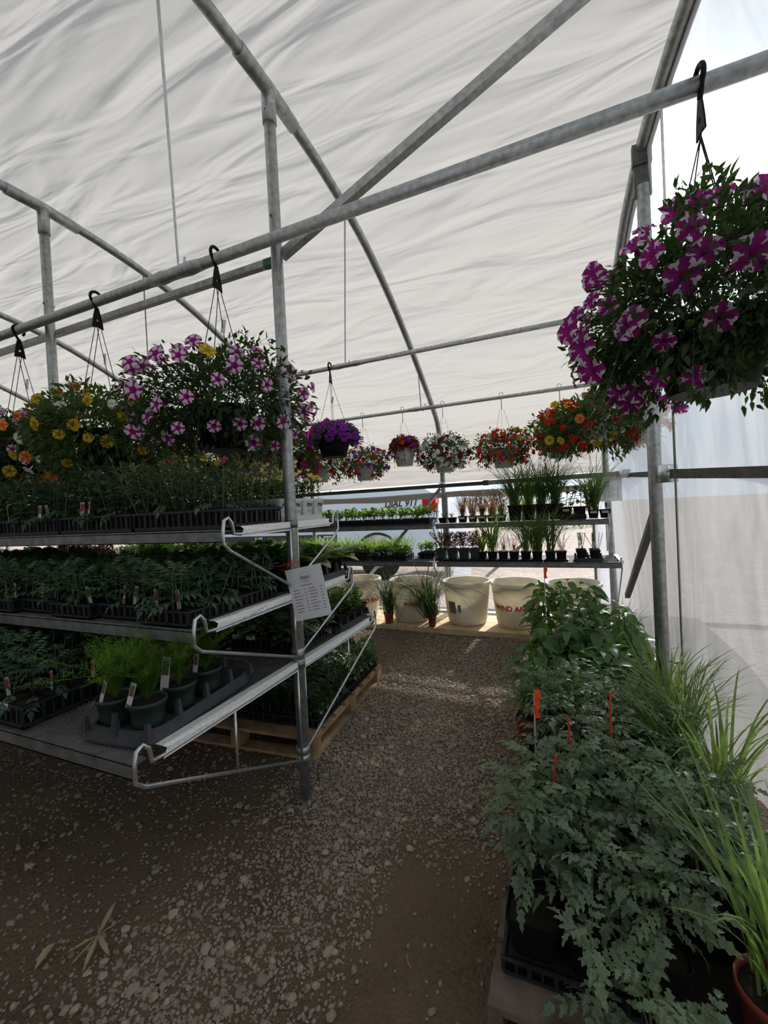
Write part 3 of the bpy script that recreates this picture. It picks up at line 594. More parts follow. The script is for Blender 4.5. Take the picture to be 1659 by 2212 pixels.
# ================================================================ TEXT
def textmesh(s, size, m, ext=.001, shear=0., bold=0.):
    cu = bpy.data.curves.new('text', 'FONT'); cu.body = s; cu.size = size; cu.extrude = ext; cu.shear = shear; cu.offset = bold; cu.align_x = 'CENTER'; cu.align_y = 'CENTER'; cu.resolution_u = 3
    o = bpy.data.objects.new('t', cu); me = bpy.data.meshes.new_from_object(o); bpy.data.objects.remove(o); me.materials.clear(); me.materials.append(M[m]); return me
UPX = (PI/2, 0, 0)          # text standing, facing -Y

# ================================================================ SHELVES
def deck_mesh(x0, x1, y0, y1, px=.05, py=.022, w=.0022):
    nx_ = int((x1-x0)/px); ny_ = int((y1-y0)/py); i, j = np.meshgrid(np.arange(nx_), np.arange(ny_), indexing='ij'); i = i.ravel(); j = j.ravel()
    A = []; 
    for s in (1, -1):
        xa = x0+i*px; ya = y0+j*py+(0 if s > 0 else py); xb = xa+px/2; yb = y0+j*py+(py if s > 0 else 0)
        xc = xa+px; yc = ya
        for (p, q, r_, t_) in ((xa, ya, xb, yb), (xb, yb, xc, yc)):
            d = np.stack([r_-p, t_-q], 1); d /= np.linalg.norm(d, axis=1, keepdims=True); nrm = np.stack([-d[:, 1], d[:, 0]], 1)*w
            z0 = np.zeros(len(p)); Q = np.stack([np.stack([p-nrm[:, 0], q-nrm[:, 1], z0], 1), np.stack([r_-nrm[:, 0], t_-nrm[:, 1], z0], 1), np.stack([r_+nrm[:, 0], t_+nrm[:, 1], z0+.0025], 1), np.stack([p+nrm[:, 0], q+nrm[:, 1], z0+.0025], 1)], 1); A.append(Q)
    Q = np.concatenate(A); V = Q.reshape(-1, 3); F = np.arange(len(V)).reshape(-1, 4); return mknp('mesh_deck', V, F, ['deck'])
def shelf(lab, z, yi, yo, x0, x1, zb, deckz=None, ends=(0,), strut_y=None, npx=.05, npy=.022):
    """one tier; yi = side at the posts, yo = outer side; x0 < x1 (right end)"""
    t = thing('wire_shelf', lab, 'shelf', (x1, yi, z)); s = 1 if yo > yi else -1; L = x1-x0; D = abs(yo-yi)
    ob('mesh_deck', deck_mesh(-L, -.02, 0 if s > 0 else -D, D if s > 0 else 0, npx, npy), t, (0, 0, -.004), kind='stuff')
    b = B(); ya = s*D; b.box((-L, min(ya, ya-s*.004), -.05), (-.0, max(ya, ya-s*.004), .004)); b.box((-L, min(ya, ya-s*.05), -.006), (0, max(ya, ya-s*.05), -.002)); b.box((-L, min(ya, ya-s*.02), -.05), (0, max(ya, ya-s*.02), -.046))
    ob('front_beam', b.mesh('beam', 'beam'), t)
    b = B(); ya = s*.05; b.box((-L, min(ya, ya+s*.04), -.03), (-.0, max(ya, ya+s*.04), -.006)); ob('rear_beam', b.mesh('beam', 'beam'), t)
    b = B(); b.box((-L, s*D*.5-.015, -.03), (0, s*D*.5+.015, -.006)); ob('middle_beam', b.mesh('beam', 'beam'), t)
    for ex in ends:
        b = B(); yh = s*(D+.0); zl = zb-z
        hook = [(0, s*.02, -.022), (0, s*(D-.10), -.022), (0, s*(D-.06), -.018), (0, s*(D-.052), .03), (0, s*(D-.03), .052), (0, s*(D-.008), .04), (0, s*(D+.0), .0), (0, s*(D+.002), -.055), (0, s*(D-.03), -.085)]
        hook += [(0, s*.03, zl)]
        if strut_y is None: pass
        b.tube(hook, .0075, 8); b.tube([(0, s*.03, zl), (0, s*.03, -.02)], .0065, 8)
        if strut_y: f = strut_y; b.tube([(0, s*D*f, -.03), (0, s*D*f, (-.085)*f+zl*(1-f))], .006, 8)
        ob('bracket', b.mesh('bracket', 'galv_bright', True), t, (ex+.012, 0, 0))
        b = B(); b.tube([(0, 0, -.02), (0, 0, .02)], .034, 12); me = b.mesh('band', 'galv', True)
        for zz in ((0, zl) if yi < 3 else ()): ob('post_band', me, t, (ex, 0, zz))
    b = B(); b.add([(0, s*.03, .012), (0, s*(D-.10), .012), (.004, s*(D-.115), 0), (.004, s*(D-.10), -.032), (.004, s*.03, -.032)], [(0, 1, 2, 3, 4)])
    b.add([(0, s*.03, .012), (0, s*(D-.10), .012), (-.035, s*(D-.10), .012), (-.035, s*.03, .012)], [(0, 1, 2, 3)])
    ob('end_flat_bar', b.mesh('flatbar', 'flat'), t, (.014, 0, 0)); return t
PX = -1.304; PY_ = 1.835
shelf('lowest wire shelf of the left rack, on the aisle side', .715, PY_, .91, -7.0, PX, .22, strut_y=.52, ends=(0, -1.9))
shelf('middle wire shelf of the left rack, on the aisle side', 1.07, PY_, 1.17, -7.0, PX, .755, ends=(0, -1.9))
shelf('top wire shelf of the left rack, on the aisle side', 1.435, PY_, 1.345, -7.0, PX, 1.115, ends=(0, -1.9))
shelf('lowest wire shelf on the rear side of the left rack', .71, PY_, 2.78, -7.0, PX, .26, strut_y=.55)
shelf('middle wire shelf on the rear side of the left rack', 1.07, PY_, 2.46, -7.0, PX, .77)
shelf('top wire shelf on the rear side of the left rack', 1.435, PY_, 2.30, -7.0, PX, 1.15)
shelf('lower wire shelf of the back bench above the tubs', .87, 5.04, 4.44, -7.0, -1.34, .30, npx=.07, npy=.03)
shelf('lower wire shelf of the back bench at the end wall', .87, 5.04, 4.44, -1.30, .47, .30, ends=(-.02,), npx=.06, npy=.026)
shelf('upper wire shelf of the back bench behind the strawberries', 1.265, 5.04, 4.68, -7.0, -1.40, .92, npx=.07, npy=.03)
shelf('upper wire shelf of the back bench under the tall grasses', 1.265, 5.04, 4.68, -1.36, .40, .92, ends=(-.02,), npx=.07, npy=.03)
for i, x_ in enumerate((-1.33, .43)):
    t = thing('bench_leg', ['steel bench leg beside the third white tub', 'steel bench leg in the back corner at the clear wall'][i], 'leg post', (x_, 5.08, 0)); b = B(); b.box((-.02, -.02, .1), (.02, .02, 1.6)); ob('post', b.mesh('leg', 'galv'), t)

# ================================================================ TRAYS AND POTS
def slot_tray_mesh(lx, ly, h, m='tray'):
    b = B(); t = .004
    for z0, z1, e in ((h*.88, h, .006), (0, h*.2, 0)):
        b.box((-lx/2-e, -ly/2-e, z0), (lx/2+e, -ly/2+t, z1)); b.box((-lx/2-e, ly/2-t, z0), (lx/2+e, ly/2+e, z1)); b.box((-lx/2-e, -ly/2, z0), (-lx/2+t, ly/2, z1)); b.box((lx/2-t, -ly/2, z0), (lx/2+e, ly/2, z1))
    b.box((-lx/2, -ly/2, 0), (lx/2, ly/2, .003))
    for L, f in ((lx, 0), (ly, 1)):
        n = int(L/.034)
        for i in range(n+1):
            c = -L/2+L*i/n; w = .012 if i % 2 == 0 else .006
            for s in (-1, 1):
                if f == 0: y = s*(ly/2-t/2); b.box((c-w/2, y-t/2, h*.15), (c+w/2, y+t/2, h*.9))
                else: x = s*(lx/2-t/2); b.box((x-t/2, c-w/2, h*.15), (x+t/2, c+w/2, h*.9))
    b.m(1).box((-lx/2+.008, -ly/2+.008, .006), (lx/2-.008, ly/2-.008, h*.93)); return b.mesh('tray', [m, 'black'])
def soil_mesh(lx, ly, z, cells):
    b = B(); cx, cy = cells; a = lx/cx; c = ly/cy
    for i in range(cx):
        for j in range(cy):
            x0 = -lx/2+i*a; y0 = -ly/2+j*c; b.m(0).box((x0+.005, y0+.005, z-.01), (x0+a-.005, y0+c-.005, z-.003))
    b.m(1)
    for i in range(cx+1): x0 = -lx/2+i*a; b.box((x0-.002, -ly/2, z-.02), (x0+.002, ly/2, z+.002))
    for j in range(cy+1): y0 = -ly/2+j*c; b.box((-lx/2, y0-.002, z-.02), (lx/2, y0+.002, z+.002))
    return b.mesh('cell_insert', ['soil', 'black'])
TRAYM = {}; SOILM = {}
def plant_tag_mesh(m):
    b = B(); b.box((-.0115, -.0006, -.04), (.0115, .0006, .045)); b.m(1).box((-.0095, -.0012, -.0), (.0095, -.0006, .036)); b.m(2).box((-.009, -.0013, .038), (.009, -.0006, .042)); return b.mesh('plant_tag', ['tagwhite', m, 'grey_print'])
TAGS = [plant_tag_mesh('tagred'), plant_tag_mesh('tagpic')]
bl = B(); bl.box((-.03, -.0008, -.011), (.03, .0008, .011)); bl.m(1)
for k in range(12): bl.box((-.022+.0036*k, -.0014, -.004), (-.0204+.0036*k, -.0008, .004))
LABELM = bl.mesh('barcode_label', ['tagwhite', 'grey_print'])
def slot_tray(lab, x, y, z, lx, ly, h, cells, kinds, group, rz=0, tags=(), sc=(1, 1), jitter=.01, n_per=1, skip=0., cat='plant tray', name='seedling_tray', labels=0, seed=0, sw=0):
    g = np.random.default_rng(seed+1000); t = thing(name, lab, cat, (x, y, z), rz, group); k = (lx, ly, h)
    if k not in TRAYM: TRAYM[k] = slot_tray_mesh(*k)
    ob('tray', TRAYM[k], t); k2 = (lx, ly, h, cells)
    if k2 not in SOILM: SOILM[k2] = soil_mesh(lx-.01, ly-.01, h+.002, cells)
    ob('cell_insert', SOILM[k2], t)
    for i in range(cells[0]):
        for j in range(cells[1]):
            if g.uniform() < skip: continue
            for q in range(n_per):
                me = kinds[g.integers(len(kinds))]; s_ = g.uniform(*sc)
                ob('seedling', me, t, (-lx/2+(i+.5)*lx/cells[0]+g.normal(0, jitter), -ly/2+(j+.5)*ly/cells[1]+g.normal(0, jitter), h-.004), (g.normal(0, .08), g.normal(0, .08), g.uniform(0, 6.28)), sc=s_)
    for (tx, ty, ti) in tags: ob('plant_tag', TAGS[ti], t, (tx, ty, h+.03), (g.uniform(-.25, .1), g.uniform(-.3, .3), g.uniform(-.4, .3)-rz), label='red tomato picture tag' if ti == 0 else 'white plant tag with a small picture')
    for q in range(labels): ob('barcode_label', LABELM, t, (-lx/2+.06+q*.1, -ly/2-.008, h*.93), (-.2, 0, 0), label='white barcode label')
    return t
# ---- plant meshes (each one is a seedling or a potted plant top)
def stemleaf(h, nleaf, leafset, leafL, g, up=.4, droop=.2, m=('tomato_dark', 'stem'), zlo=.25, stemr=.0022, lean=.02, nst=1, bushy=1., spread=0.):
    TV, TF = leafset; parts = []; P = []; D = []; S = []
    for s in range(nst):
        bx, by = g.normal(0, spread, 2); tx, ty = bx+g.normal(0, lean), by+g.normal(0, lean); v, f = tubeq([(bx, by, 0), ((bx+tx)/2, (by+ty)/2, h/2), (tx, ty, h)], stemr, 3); parts.append((v, f, 1))
        for k in range(nleaf):
            q = zlo+(1-zlo)*k/max(1, nleaf-1); a = k*2.4+g.uniform(0, .8); e = up+1.2*(q-.5)+g.normal(0, .2)
            P.append((bx+(tx-bx)*q, by+(ty-by)*q, h*q)); D.append((math.cos(a), math.sin(a), e)); S.append(leafL*g.uniform(.7, 1.15)*(1.1-.45*q)*bushy)
    v, f = scat(TV, TF, P, D, np.tile([[0, 0, 1.]], (len(P), 1)), S); parts.append((v, f, 0)); V, F, mi = join(parts); return mknp('plant', V, F, list(m), mi)
def pinnate():
    parts = []; TV, TF = lens(1, .5, 3, .2, .3, .25, .7); P = [(0, .25+.24*i, -.02*i) for i in range(3) for s in (0, 1)]+[(0, .85, -.08)]
    D = [((-1)**k, .7, -.15) for k in range(6)]+[(0, 1, -.4)]; S = [.36, .36, .4, .4, .34, .34, .42]; v, f = scat(TV, TF, P, D, np.tile([[0, 0, 1.]], (7, 1)), S)
    v2, f2 = tubeq([(0, 0, 0), (0, .9, -.08)], .012, 3); V = np.concatenate([v, v2]); F = np.concatenate([f, f2+len(v)]); return V, F
PIN = pinnate(); g2 = np.random.default_rng(21)
OVAL = lens(1, .62, 4, .18, .25, 0, .8); ROUND = lens(1, .85, 4, .12, .2, 0, .9); LANCE = lens(1, .22, 4, .2, .35); BROADL = lens(1, .5, 5, .3, .45, 0, .8); NEED = lens(1, .07, 2, .1, .1); JAGO = lens(1, .7, 5, .2, .3, .2, .8)
def blades(n, h, w, g, m, spread=.03, arch=.8, seg=6, base=.015, lean=(0, 0)):
    V = []; F = []; c = 0
    for k in range(n):
        a = g.uniform(0, 2*PI); L = h*g.uniform(.6, 1.12); ar = arch*g.uniform(.3, 1.2); bx, by = g.normal(0, base, 2); q = g.uniform(.05, .75); tw = g.uniform(-.6, .6)
        dx, dy = math.cos(a), math.sin(a)
        for i in range(seg+1):
            t = i/seg; r_ = L*(spread/h*t+ar*.55*t*t*.9+q*t*.5); z = L*(t-.42*ar*t**3); ww = w*(1-t)**.42*(.6+.4*min(1, 4*t))/2+.0004; px_, py_ = -math.sin(a+tw*t), math.cos(a+tw*t)
            V += [(bx+dx*r_-px_*ww+lean[0]*t*t, by+dy*r_-py_*ww+lean[1]*t*t, z), (bx+dx*r_+px_*ww+lean[0]*t*t, by+dy*r_+py_*ww+lean[1]*t*t, z)]
            if i: F.append((c-2, c-1, c+1, c)); c += 2
            else: c += 2
    return mknp('grass', V, F, [m])
def featherly(h, n, g, m, w=.012, nst=18, lean=.05, leafL=.02):
    parts = []; P = []; D = []; S = []
    for s in range(nst):
        a = g.uniform(0, 6.28); R_ = abs(g.normal(0, lean)); H = h*g.uniform(.55, 1.05); pts = [(0, 0, 0), (R_*.4*math.cos(a), R_*.4*math.sin(a), H*.6), (R_*1.4*math.cos(a), R_*1.4*math.sin(a), H)]
        v, f = tubeq(pts, .0008, 3); parts.append((v, f, 0)); q = np.array(catmull(pts, 8))[3:]; m_ = n
        idx = g.integers(0, len(q), m_); P.append(q[idx]+g.normal(0, .003, (m_, 3))); D.append(rdir(m_, -.1, .8, g)); S.append(np.full(m_, leafL)*g.uniform(.6, 1.3, m_))
    P = np.concatenate(P); D = np.concatenate(D); S = np.concatenate(S); v, f = scat(*NEED, P, D, np.tile([[0, .1, 1.]], (len(P), 1)), S); parts.append((v, f, 0)); V, F, mi = join(parts); return mknp('fern', V, F, [m])
K = {}
K['tomseed'] = [stemleaf(.13, 6, PIN, .085, g2, .3) for _ in range(5)]
K['tomtall'] = [stemleaf(.21, 9, PIN, .10, g2, .25, zlo=.15, lean=.03) for _ in range(4)]
K['dusty'] = [stemleaf(.22, 12, LANCE, .07, g2, .5, m=('dusty', 'stem'), lean=.05, nst=2) for _ in range(3)]
K['straw'] = [stemleaf(.10, 7, OVAL, .065, g2, .5, m=('bright', 'stem'), zlo=.4, lean=.03, spread=.01, nst=2) for _ in range(4)]
K['cabbage'] = [stemleaf(.05, 8, ROUND, .10, g2, .8, m=('midfol', 'stem'), zlo=.2, lean=.01) for _ in range(3)]+[stemleaf(.05, 8, ROUND, .10, g2, .8, m=('bright', 'stem'), zlo=.2, lean=.01)]
K['leafy'] = [stemleaf(.12, 12, JAGO, .09, g2, .5, m=('pepper', 'stem'), nst=2, spread=.015) for _ in range(3)]
K['geran'] = [stemleaf(.12, 14, JAGO, .05, g2, .4, m=('bright' if i else 'midfol', 'stem'), nst=4, spread=.03, lean=.03) for i in range(3)]
K['snap'] = [stemleaf(.14, 13, lens(1, .33, 4, .2, .35), .068, g2, .7, m=('snap', 'stem'), nst=3, spread=.012, lean=.02) for _ in range(4)]
K['limegrass'] = [blades(30, .17, .005, g2, 'lime', .02, .7, 4) for _ in range(3)]
K['limefern'] = [featherly(.16, 22, g2, 'fern', nst=10, leafL=.02) for _ in range(2)]
K['fern'] = [featherly(.18, 80, g2, 'fern', nst=34, lean=.075, leafL=.024) for _ in range(3)]
K['redl'] = [stemleaf(.14, 26, LANCE, .07, g2, .5, m=('redleaf', 'redleaf'), nst=9, spread=.022, lean=.06) for _ in range(3)]
K['bronze'] = [blades(90, .30, .0035, g2, 'bronze', .02, .5, 5, .012) for _ in range(3)]
K['tallgrass'] = [blades(150, .64, .0075, g2, 'grassdark' if i % 2 else 'grass', .03, .95, 7, .022) for i in range(4)]
K['midgrass'] = [blades(60, .50, .009, g2, 'grass', .03, .9, 6, .018) for _ in range(3)]
K['wispy'] = [blades(40, .26, .0022, g2, 'bronze', .03, .8, 5, .02) for _ in range(2)]
K['archgrass'] = [blades(40, .30, .011, g2, 'lime', .03, 1.25, 7, .012) for _ in range(2)]
K['lav'] = [stemleaf(.15, 22, LANCE, .028, g2, .8, m=('lav', 'stem'), nst=9, spread=.02, lean=.035) for _ in range(2)]
K['sedge'] = [blades(150, .44, .0035, g2, 'grassdark', .04, 1.0, 7, .02) for _ in range(2)]
K['lemongrass'] = [blades(62, .62, .013, g2, 'lemongrass', .03, .75, 8, .03) for _ in range(3)]
K['succ'] = [stemleaf(.05, 10, OVAL, .03, g2, .6, m=('redleaf' if i else 'midfol', 'stem'), nst=3, spread=.02) for i in range(2)]
K['daisyfol'] = [stemleaf(.10, 16, LANCE, .07, g2, .7, m=('midfol', 'stem'), nst=4, spread=.02) for _ in range(2)]
def varieg(shape, leafL, h, n, nst, g, spread, up):
    TV, TF = shape; parts = []; P = []; D = []; S = []
    for s in range(nst):
        bx, by = g.normal(0, spread, 2)
        for k in range(n): a = k*2.4+s+g.uniform(0, .8); q = k/n; P.append((bx+.02*q*math.cos(a), by+.02*q*math.sin(a), h*q)); D.append((math.cos(a), math.sin(a), up+g.normal(0, .25))); S.append(leafL*g.uniform(.7, 1.15))
    U = np.tile([[0, 0, 1.]], (len(P), 1)); P = np.array(P); v, f = scat(TV, TF, P, D, U, S); v2, f2 = scat(TV*[1.28, 1.07, 1], TF, P-[0, 0, .0012], D, U, S); V, F, mi = join([(v, f, 0), (v2, f2, 1)]); return V, F, mi
K['ivy'] = [mknp('ivy', *(lambda r: (r[0], r[1], ['ivy', 'cream_edge'], r[2]))(varieg(JAGO, .045, .10, 9, 5, g2, .03, .2))) for _ in range(3)]
K['hosta'] = [mknp('hosta', *(lambda r: (r[0], r[1], ['bright', 'cream_edge'], r[2]))(varieg(BROADL, .15, .03, 9, 1, g2, .01, 1.0))) for _ in range(2)]
POTM = {}
def pot_mesh2(r, h, m, sq):
    k = (r, h, m, sq)
    if k not in POTM:
        b = B(); n = 24 if not sq else 32
        b.m(0).lathe([(.001, 0), (r*.74, 0), (r*.8, h*.3), (r*.93, h*.86), (r*1.0, h*.86), (r*1.0, h), (r*.95, h), (r*.9, h*.9)], n, PI/n, 8. if sq else 0)
        b.m(1).lathe([(.0005, h*.89), (r*.91, h*.89)], n, PI/n, 8. if sq else 0); POTM[k] = b.mesh('pot', [m, 'soil'], not sq)
    return POTM[k]
def potted(lab, cat, x, y, z, kind, r=.05, h=.09, m='black', sq=True, name='potted_plant', group=None, s=1., rz=None, tagi=None, labl=False, pz=0, g=random, fol='foliage', tilt=(0, 0)):
    t = thing(name, lab, cat, (x, y, z), g.uniform(-.12, .12) if rz is None else rz, group); ob('pot', pot_mesh2(r, h, m, sq), t)
    if kind: me = K[kind][g.randrange(len(K[kind]))] if isinstance(kind, str) else kind; ob(fol, me, t, (0, 0, h*.88), (tilt[0], tilt[1], g.uniform(0, 6.28)), sc=s)
    if tagi is not None: ob('plant_tag', TAGS[tagi], t, (g.uniform(-.3, .3)*r, -.72*r, h+.025), (-.2, g.uniform(-.2, .2), g.uniform(-.3, .3)))
    if labl: ob('barcode_label', LABELM, t, (0, -r-.001, h*.72), (-.1, 0, 0), label='white barcode label', sc=min(1, r/.05))
    return t
def carry_tray(lab, x, y, z, cols, rows, pitch, rz=0, h=.045, group=None, spike=.05, m='greytray'):
    t = thing('carry_tray', lab, 'tray', (x, y, z), rz, group); lx, ly = cols*pitch, rows*pitch; b = B()
    b.lathe([(.001, .0), (1, 0), (1.0, .006), (.97, h*.7), (.96, h), (.92, h), (.9, h*.6), (.001, h*.6)], 32, PI/32, 8., Matrix.Diagonal((lx/2+.008, ly/2+.008, 1, 1))); ob('base', b.mesh('base', m), t)
    for i in range(cols+1):
        for j in range(rows+1):
            if 0 < i < cols and 0 < j < rows: hh = spike
            elif (i in (0, cols)) and (j in (0, rows)): hh = spike*.7
            else: hh = spike
            xx = -lx/2+i*pitch*.985+.008*(i == 0)-.004*(i == cols); yy = -ly/2+j*pitch*.985+.008*(j == 0)-.004*(j == rows); w0, w1 = .013, .006
            b = B(); V = [(s*w0, q*w0, 0) for s, q in ((-1, -1), (1, -1), (1, 1), (-1, 1))]+[(s*w1, q*w1, hh) for s, q in ((-1, -1), (1, -1), (1, 1), (-1, 1))]; b.add(V, [(3, 2, 1, 0), (4, 5, 6, 7), (0, 1, 5, 4), (1, 2, 6, 5), (2, 3, 7, 6), (3, 0, 4, 7)]); ob('divider_post', b.mesh('spike', m), t, (xx, yy, h*.6))
    return t

# ================================================================ LEFT RACK CONTENTS
side = lambda i: 'at the shelf end' if i == 0 else f'{ordw(i)} from shelf end'
# middle shelf: seedling flats, long side into the shelf
tg = {0: [(-.07, -.24, 0), (.06, -.245, 0)], 1: [(-.02, -.24, 0), (.05, -.24, 0)], 2: [(.09, -.24, 1)], 3: [(-.03, -.24, 1), (.07, -.24, 1)], 4: [(.02, -.24, 0), (.1, -.24, 0)]}
for i in range(11):
    slot_tray('black flat of tomato seedlings on middle shelf, '+side(i), -1.475-.29*i, 1.475+(.02 if i % 2 else -.015), 1.075, .27, .54, .062, (5, 10), K['tomseed'] if i < 8 else K['tomseed'][:2], 'tomato seedling flats on the middle shelf', tags=tg.get(i, ()), seed=i, sc=(.95, 1.25), skip=.02, jitter=.012)
# middle shelf rear side
for i in range(9):
    kk = ['leafy', 'leafy', 'limefern', 'limefern', 'limegrass', 'redl', 'geran', 'leafy', 'limefern'][i]
    slot_tray(f'flat of {["leafy squash plants","leafy kale plants","feathery green dill","feathery fennel","lime green grass","reddish foliage plants","green herbs","dark leafy greens","feathery dill far left"][i]} on rear middle shelf', -1.60-.42*i, 2.13, 1.075, .38, .5, .06, (4, 5), K[kk], 'flats on the rear of the middle shelf', seed=40+i, sc=(.9, 1.2), jitter=.015)
# top shelf
for i in range(7):
    kk = K['dusty']+K['tomtall'][:1] if i == 0 else K['tomtall']
    slot_tray('black tray of tall '+('silvery seedlings' if i == 0 else 'tomato seedlings')+' on the top shelf, '+side(i), -1.60-.56*i, 1.585, 1.44, .54, .40, .085, (8, 6), kk, 'slotted trays on the top shelf', seed=60+i, sc=(.8, 1.15), jitter=.015, tags=[(-.1, -.19, 0), (-.05, -.19, 0)] if i == 1 else ([(-.2, -.19, 1), (.1, -.19, 1), (.17, -.19, 1)] if i > 0 else ()))
# white carry tray with daisies, rear side of the top shelf
for j in range(3):
    t = carry_tray(f'white carry tray of branded white pots, {["by the shelf end","second from the shelf end","third from the shelf end"][j]}', -1.62-.50*j, 2.09, 1.44, 4, 4, .118, 0, .035, 'white carry trays', .0001, 'potwhite')
PWT = textmesh('PW', .034, 'black_print', .0004, bold=.0005); PWL = mk('print_lines', *(lambda b: (b.V, b.F))(B().box((-.022, 0, -.002), (.022, .0006, .0)).box((-.018, 0, -.008), (.018, .0006, -.006)).box((-.02, 0, -.013), (.02, .0006, -.0115))), 'grey_print')
for j in range(3):
    for a_ in range(4):
        for c_ in range(4):
            x_, y_ = -1.62-.50*j+(.177-.118*a_), 2.09+(-.177+.118*c_)
            lab = f'white branded daisy pot, {ordw(a_+4*j)} from the shelf end, {["front","second","third","rear"][c_]} row'
            t = potted(lab, 'potted plant', x_, y_, 1.465, 'daisyfol', .056, .105, 'potwhite', True, 'daisy_pot', 'white branded pots on the top shelf', s=1.05, fol='foliage', rz=0)
            if a_ == 0 and j == 0: 
                ob('logo_print', PWT, t, (.0545, 0, .066), (PI/2, 0, PI/2), label='black PW letters'); ob('logo_print', PWL, t, (.054, 0, .04), (0, 0, PI/2))
            if c_ == 0: ob('logo_print', PWT, t, (0, -.0545, .066), UPX, label='black PW letters'); ob('logo_print', PWL, t, (0, -.054, .04), (0, 0, 0))
            for q in range(5 if (j == 0 or c_ < 2) else 2):
                fk = 'daisy' if random.random() < (.8 if j == 0 else .5) else ('burgundy' if j else 'lemon'); s_ = random.uniform(.04, .06)
                ob('flower', FL[fk], t, (random.uniform(-.06, .06), random.uniform(-.06, .06), .105+random.uniform(.10, .2)), (random.uniform(-.4, .4), random.uniform(-.4, .4), 0), sc=s_)
for i in range(7):
    slot_tray(f'black tray of mixed bedding plants on rear top shelf, {ordw(i)} past white pots', -3.25-.5*i, 2.07, 1.44, .46, .42, .07, (4, 4), K['leafy']+K['dusty'][:1], 'bedding trays on the top shelf', seed=90+i, sc=(1., 1.3))
# low shelf: asparagus ferns in a carry tray
FX, FY, FR = -1.505, 1.27, .10
carry_tray('charcoal carry tray of feathery fern pots at the front corner of the lowest shelf', FX, FY, .72, 2, 4, .150, FR, .05, None, .075)
def loc2(i, j): 
    lx, ly = -.075+.15*i, -.225+.15*j; return FX+lx*math.cos(FR)-ly*math.sin(FR), FY+lx*math.sin(FR)+ly*math.cos(FR)
fl = ['green round pot of feathery fern, nearest the shelf corner', 'green round pot of feathery fern, left of the nearest one', 'green round pot of feathery fern with a tall white tag', 'green round pot of feathery fern, farthest back in the tray']
for q, (i, j) in enumerate([(1, 0), (0, 0), (1, 1), (1, 2)]):
    x_, y_ = loc2(i, j); t = potted(fl[q], 'potted plant', x_, y_, .755, 'fern', .066, .10, 'potgreen', False, 'fern_pot', 'fern pots on the lowest shelf', s=1.3, tagi=1 if q != 2 else None, rz=0)
    if q == 2: ob('plant_tag', TAGS[1], t, (-.005, -.055, .145), (-.15, .05, .2), sc=1.5, label='tall white tag with green picture')
x_, y_ = loc2(0, 1); potted('fern pot behind the two front ones', 'potted plant', x_, y_, .755, 'fern', .066, .10, 'potgreen', False, 'fern_pot', 'fern pots on the lowest shelf', s=.9)
slot_tray('slotted tray of young tomato plants with barcode labels on the lowest shelf', -2.07, 1.2, .72, .27, .54, .085, (3, 6), K['tomtall'], 'low shelf tomato trays', seed=200, sc=(.7, .9), tags=[(-.06, -.22, 0), (.05, -.12, 0), (.1, .02, 0), (.0, .1, 0)], labels=2)
for i in range(9):
    slot_tray(f'tray of young tomatoes on lowest shelf, {ordw(i)} left of labelled tray', -2.36-.29*i, 1.2, .72, .27, .54, .085, (4, 8), K['tomseed'], 'low shelf tomato trays', seed=201+i, sc=(1.1, 1.5))
for i in range(9):
    slot_tray(f'tomato seedling flat at back of lowest shelf, {ordw(i)} beyond the ferns', -2.12-.56*i, 1.64, .72, .54, .28, .06, (9, 5), K['tomseed'], 'rear tomato flats on the lowest shelf', seed=230+i, sc=(.9, 1.2))
# low shelf rear side: ivy and geraniums
for i in range(4):
    slot_tray(f'dark tray of variegated ivy pots on the rear lowest shelf, {ordw(i)} from the end', -1.60-.48*i, 2.10, .715, .44, .40, .09, (4, 4), K['ivy'], 'ivy trays', seed=250+i, sc=(1, 1.25), labels=2)
carry_tray('black carry tray of leafy herbs at the outer corner of the rear lowest shelf', -1.53, 2.53, .72, 4, 4, .105, 0, .04, None, .06, 'tray')
for a_ in range(4):
    for c_ in range(4):
        potted(f'black pot of leafy green herb, {ordw(a_)} from shelf end, {ordw(c_)} from outer edge', 'potted plant', -1.53+.1575-.105*a_, 2.53+.1575-.105*c_, .75, 'geran', .048, .075, 'black', True, 'herb_pot', 'herb pots on the rear lowest shelf', s=1.0)
for i in range(3): slot_tray(f'black tray of green herbs further along the rear lowest shelf, {ordw(i)} of three', -2.05-.5*i, 2.53, .715, .44, .4, .08, (4, 4), K['geran'], 'herb trays', seed=260+i, sc=(1, 1.2))
# middle rear: hosta carry tray
carry_tray('black carry tray of hostas at the shelf corner behind the price sign', -1.50, 2.25, 1.075, 3, 3, .125, 0, .04, None, .07, 'greytray')
for a_ in range(3):
    for c_ in range(3):
        potted(f'black pot of {"hosta with cream edged leaves" if (a_+c_) % 2 == 0 else "plain green hosta"}, {ordw(a_)} from shelf end, {ordw(c_)} from outer edge', 'potted plant', -1.50+.125-.125*a_, 2.25+.125-.125*c_, 1.10, 'hosta', .056, .085, 'black', False, 'hosta_pot', 'hosta pots on the middle shelf', s=1.0)

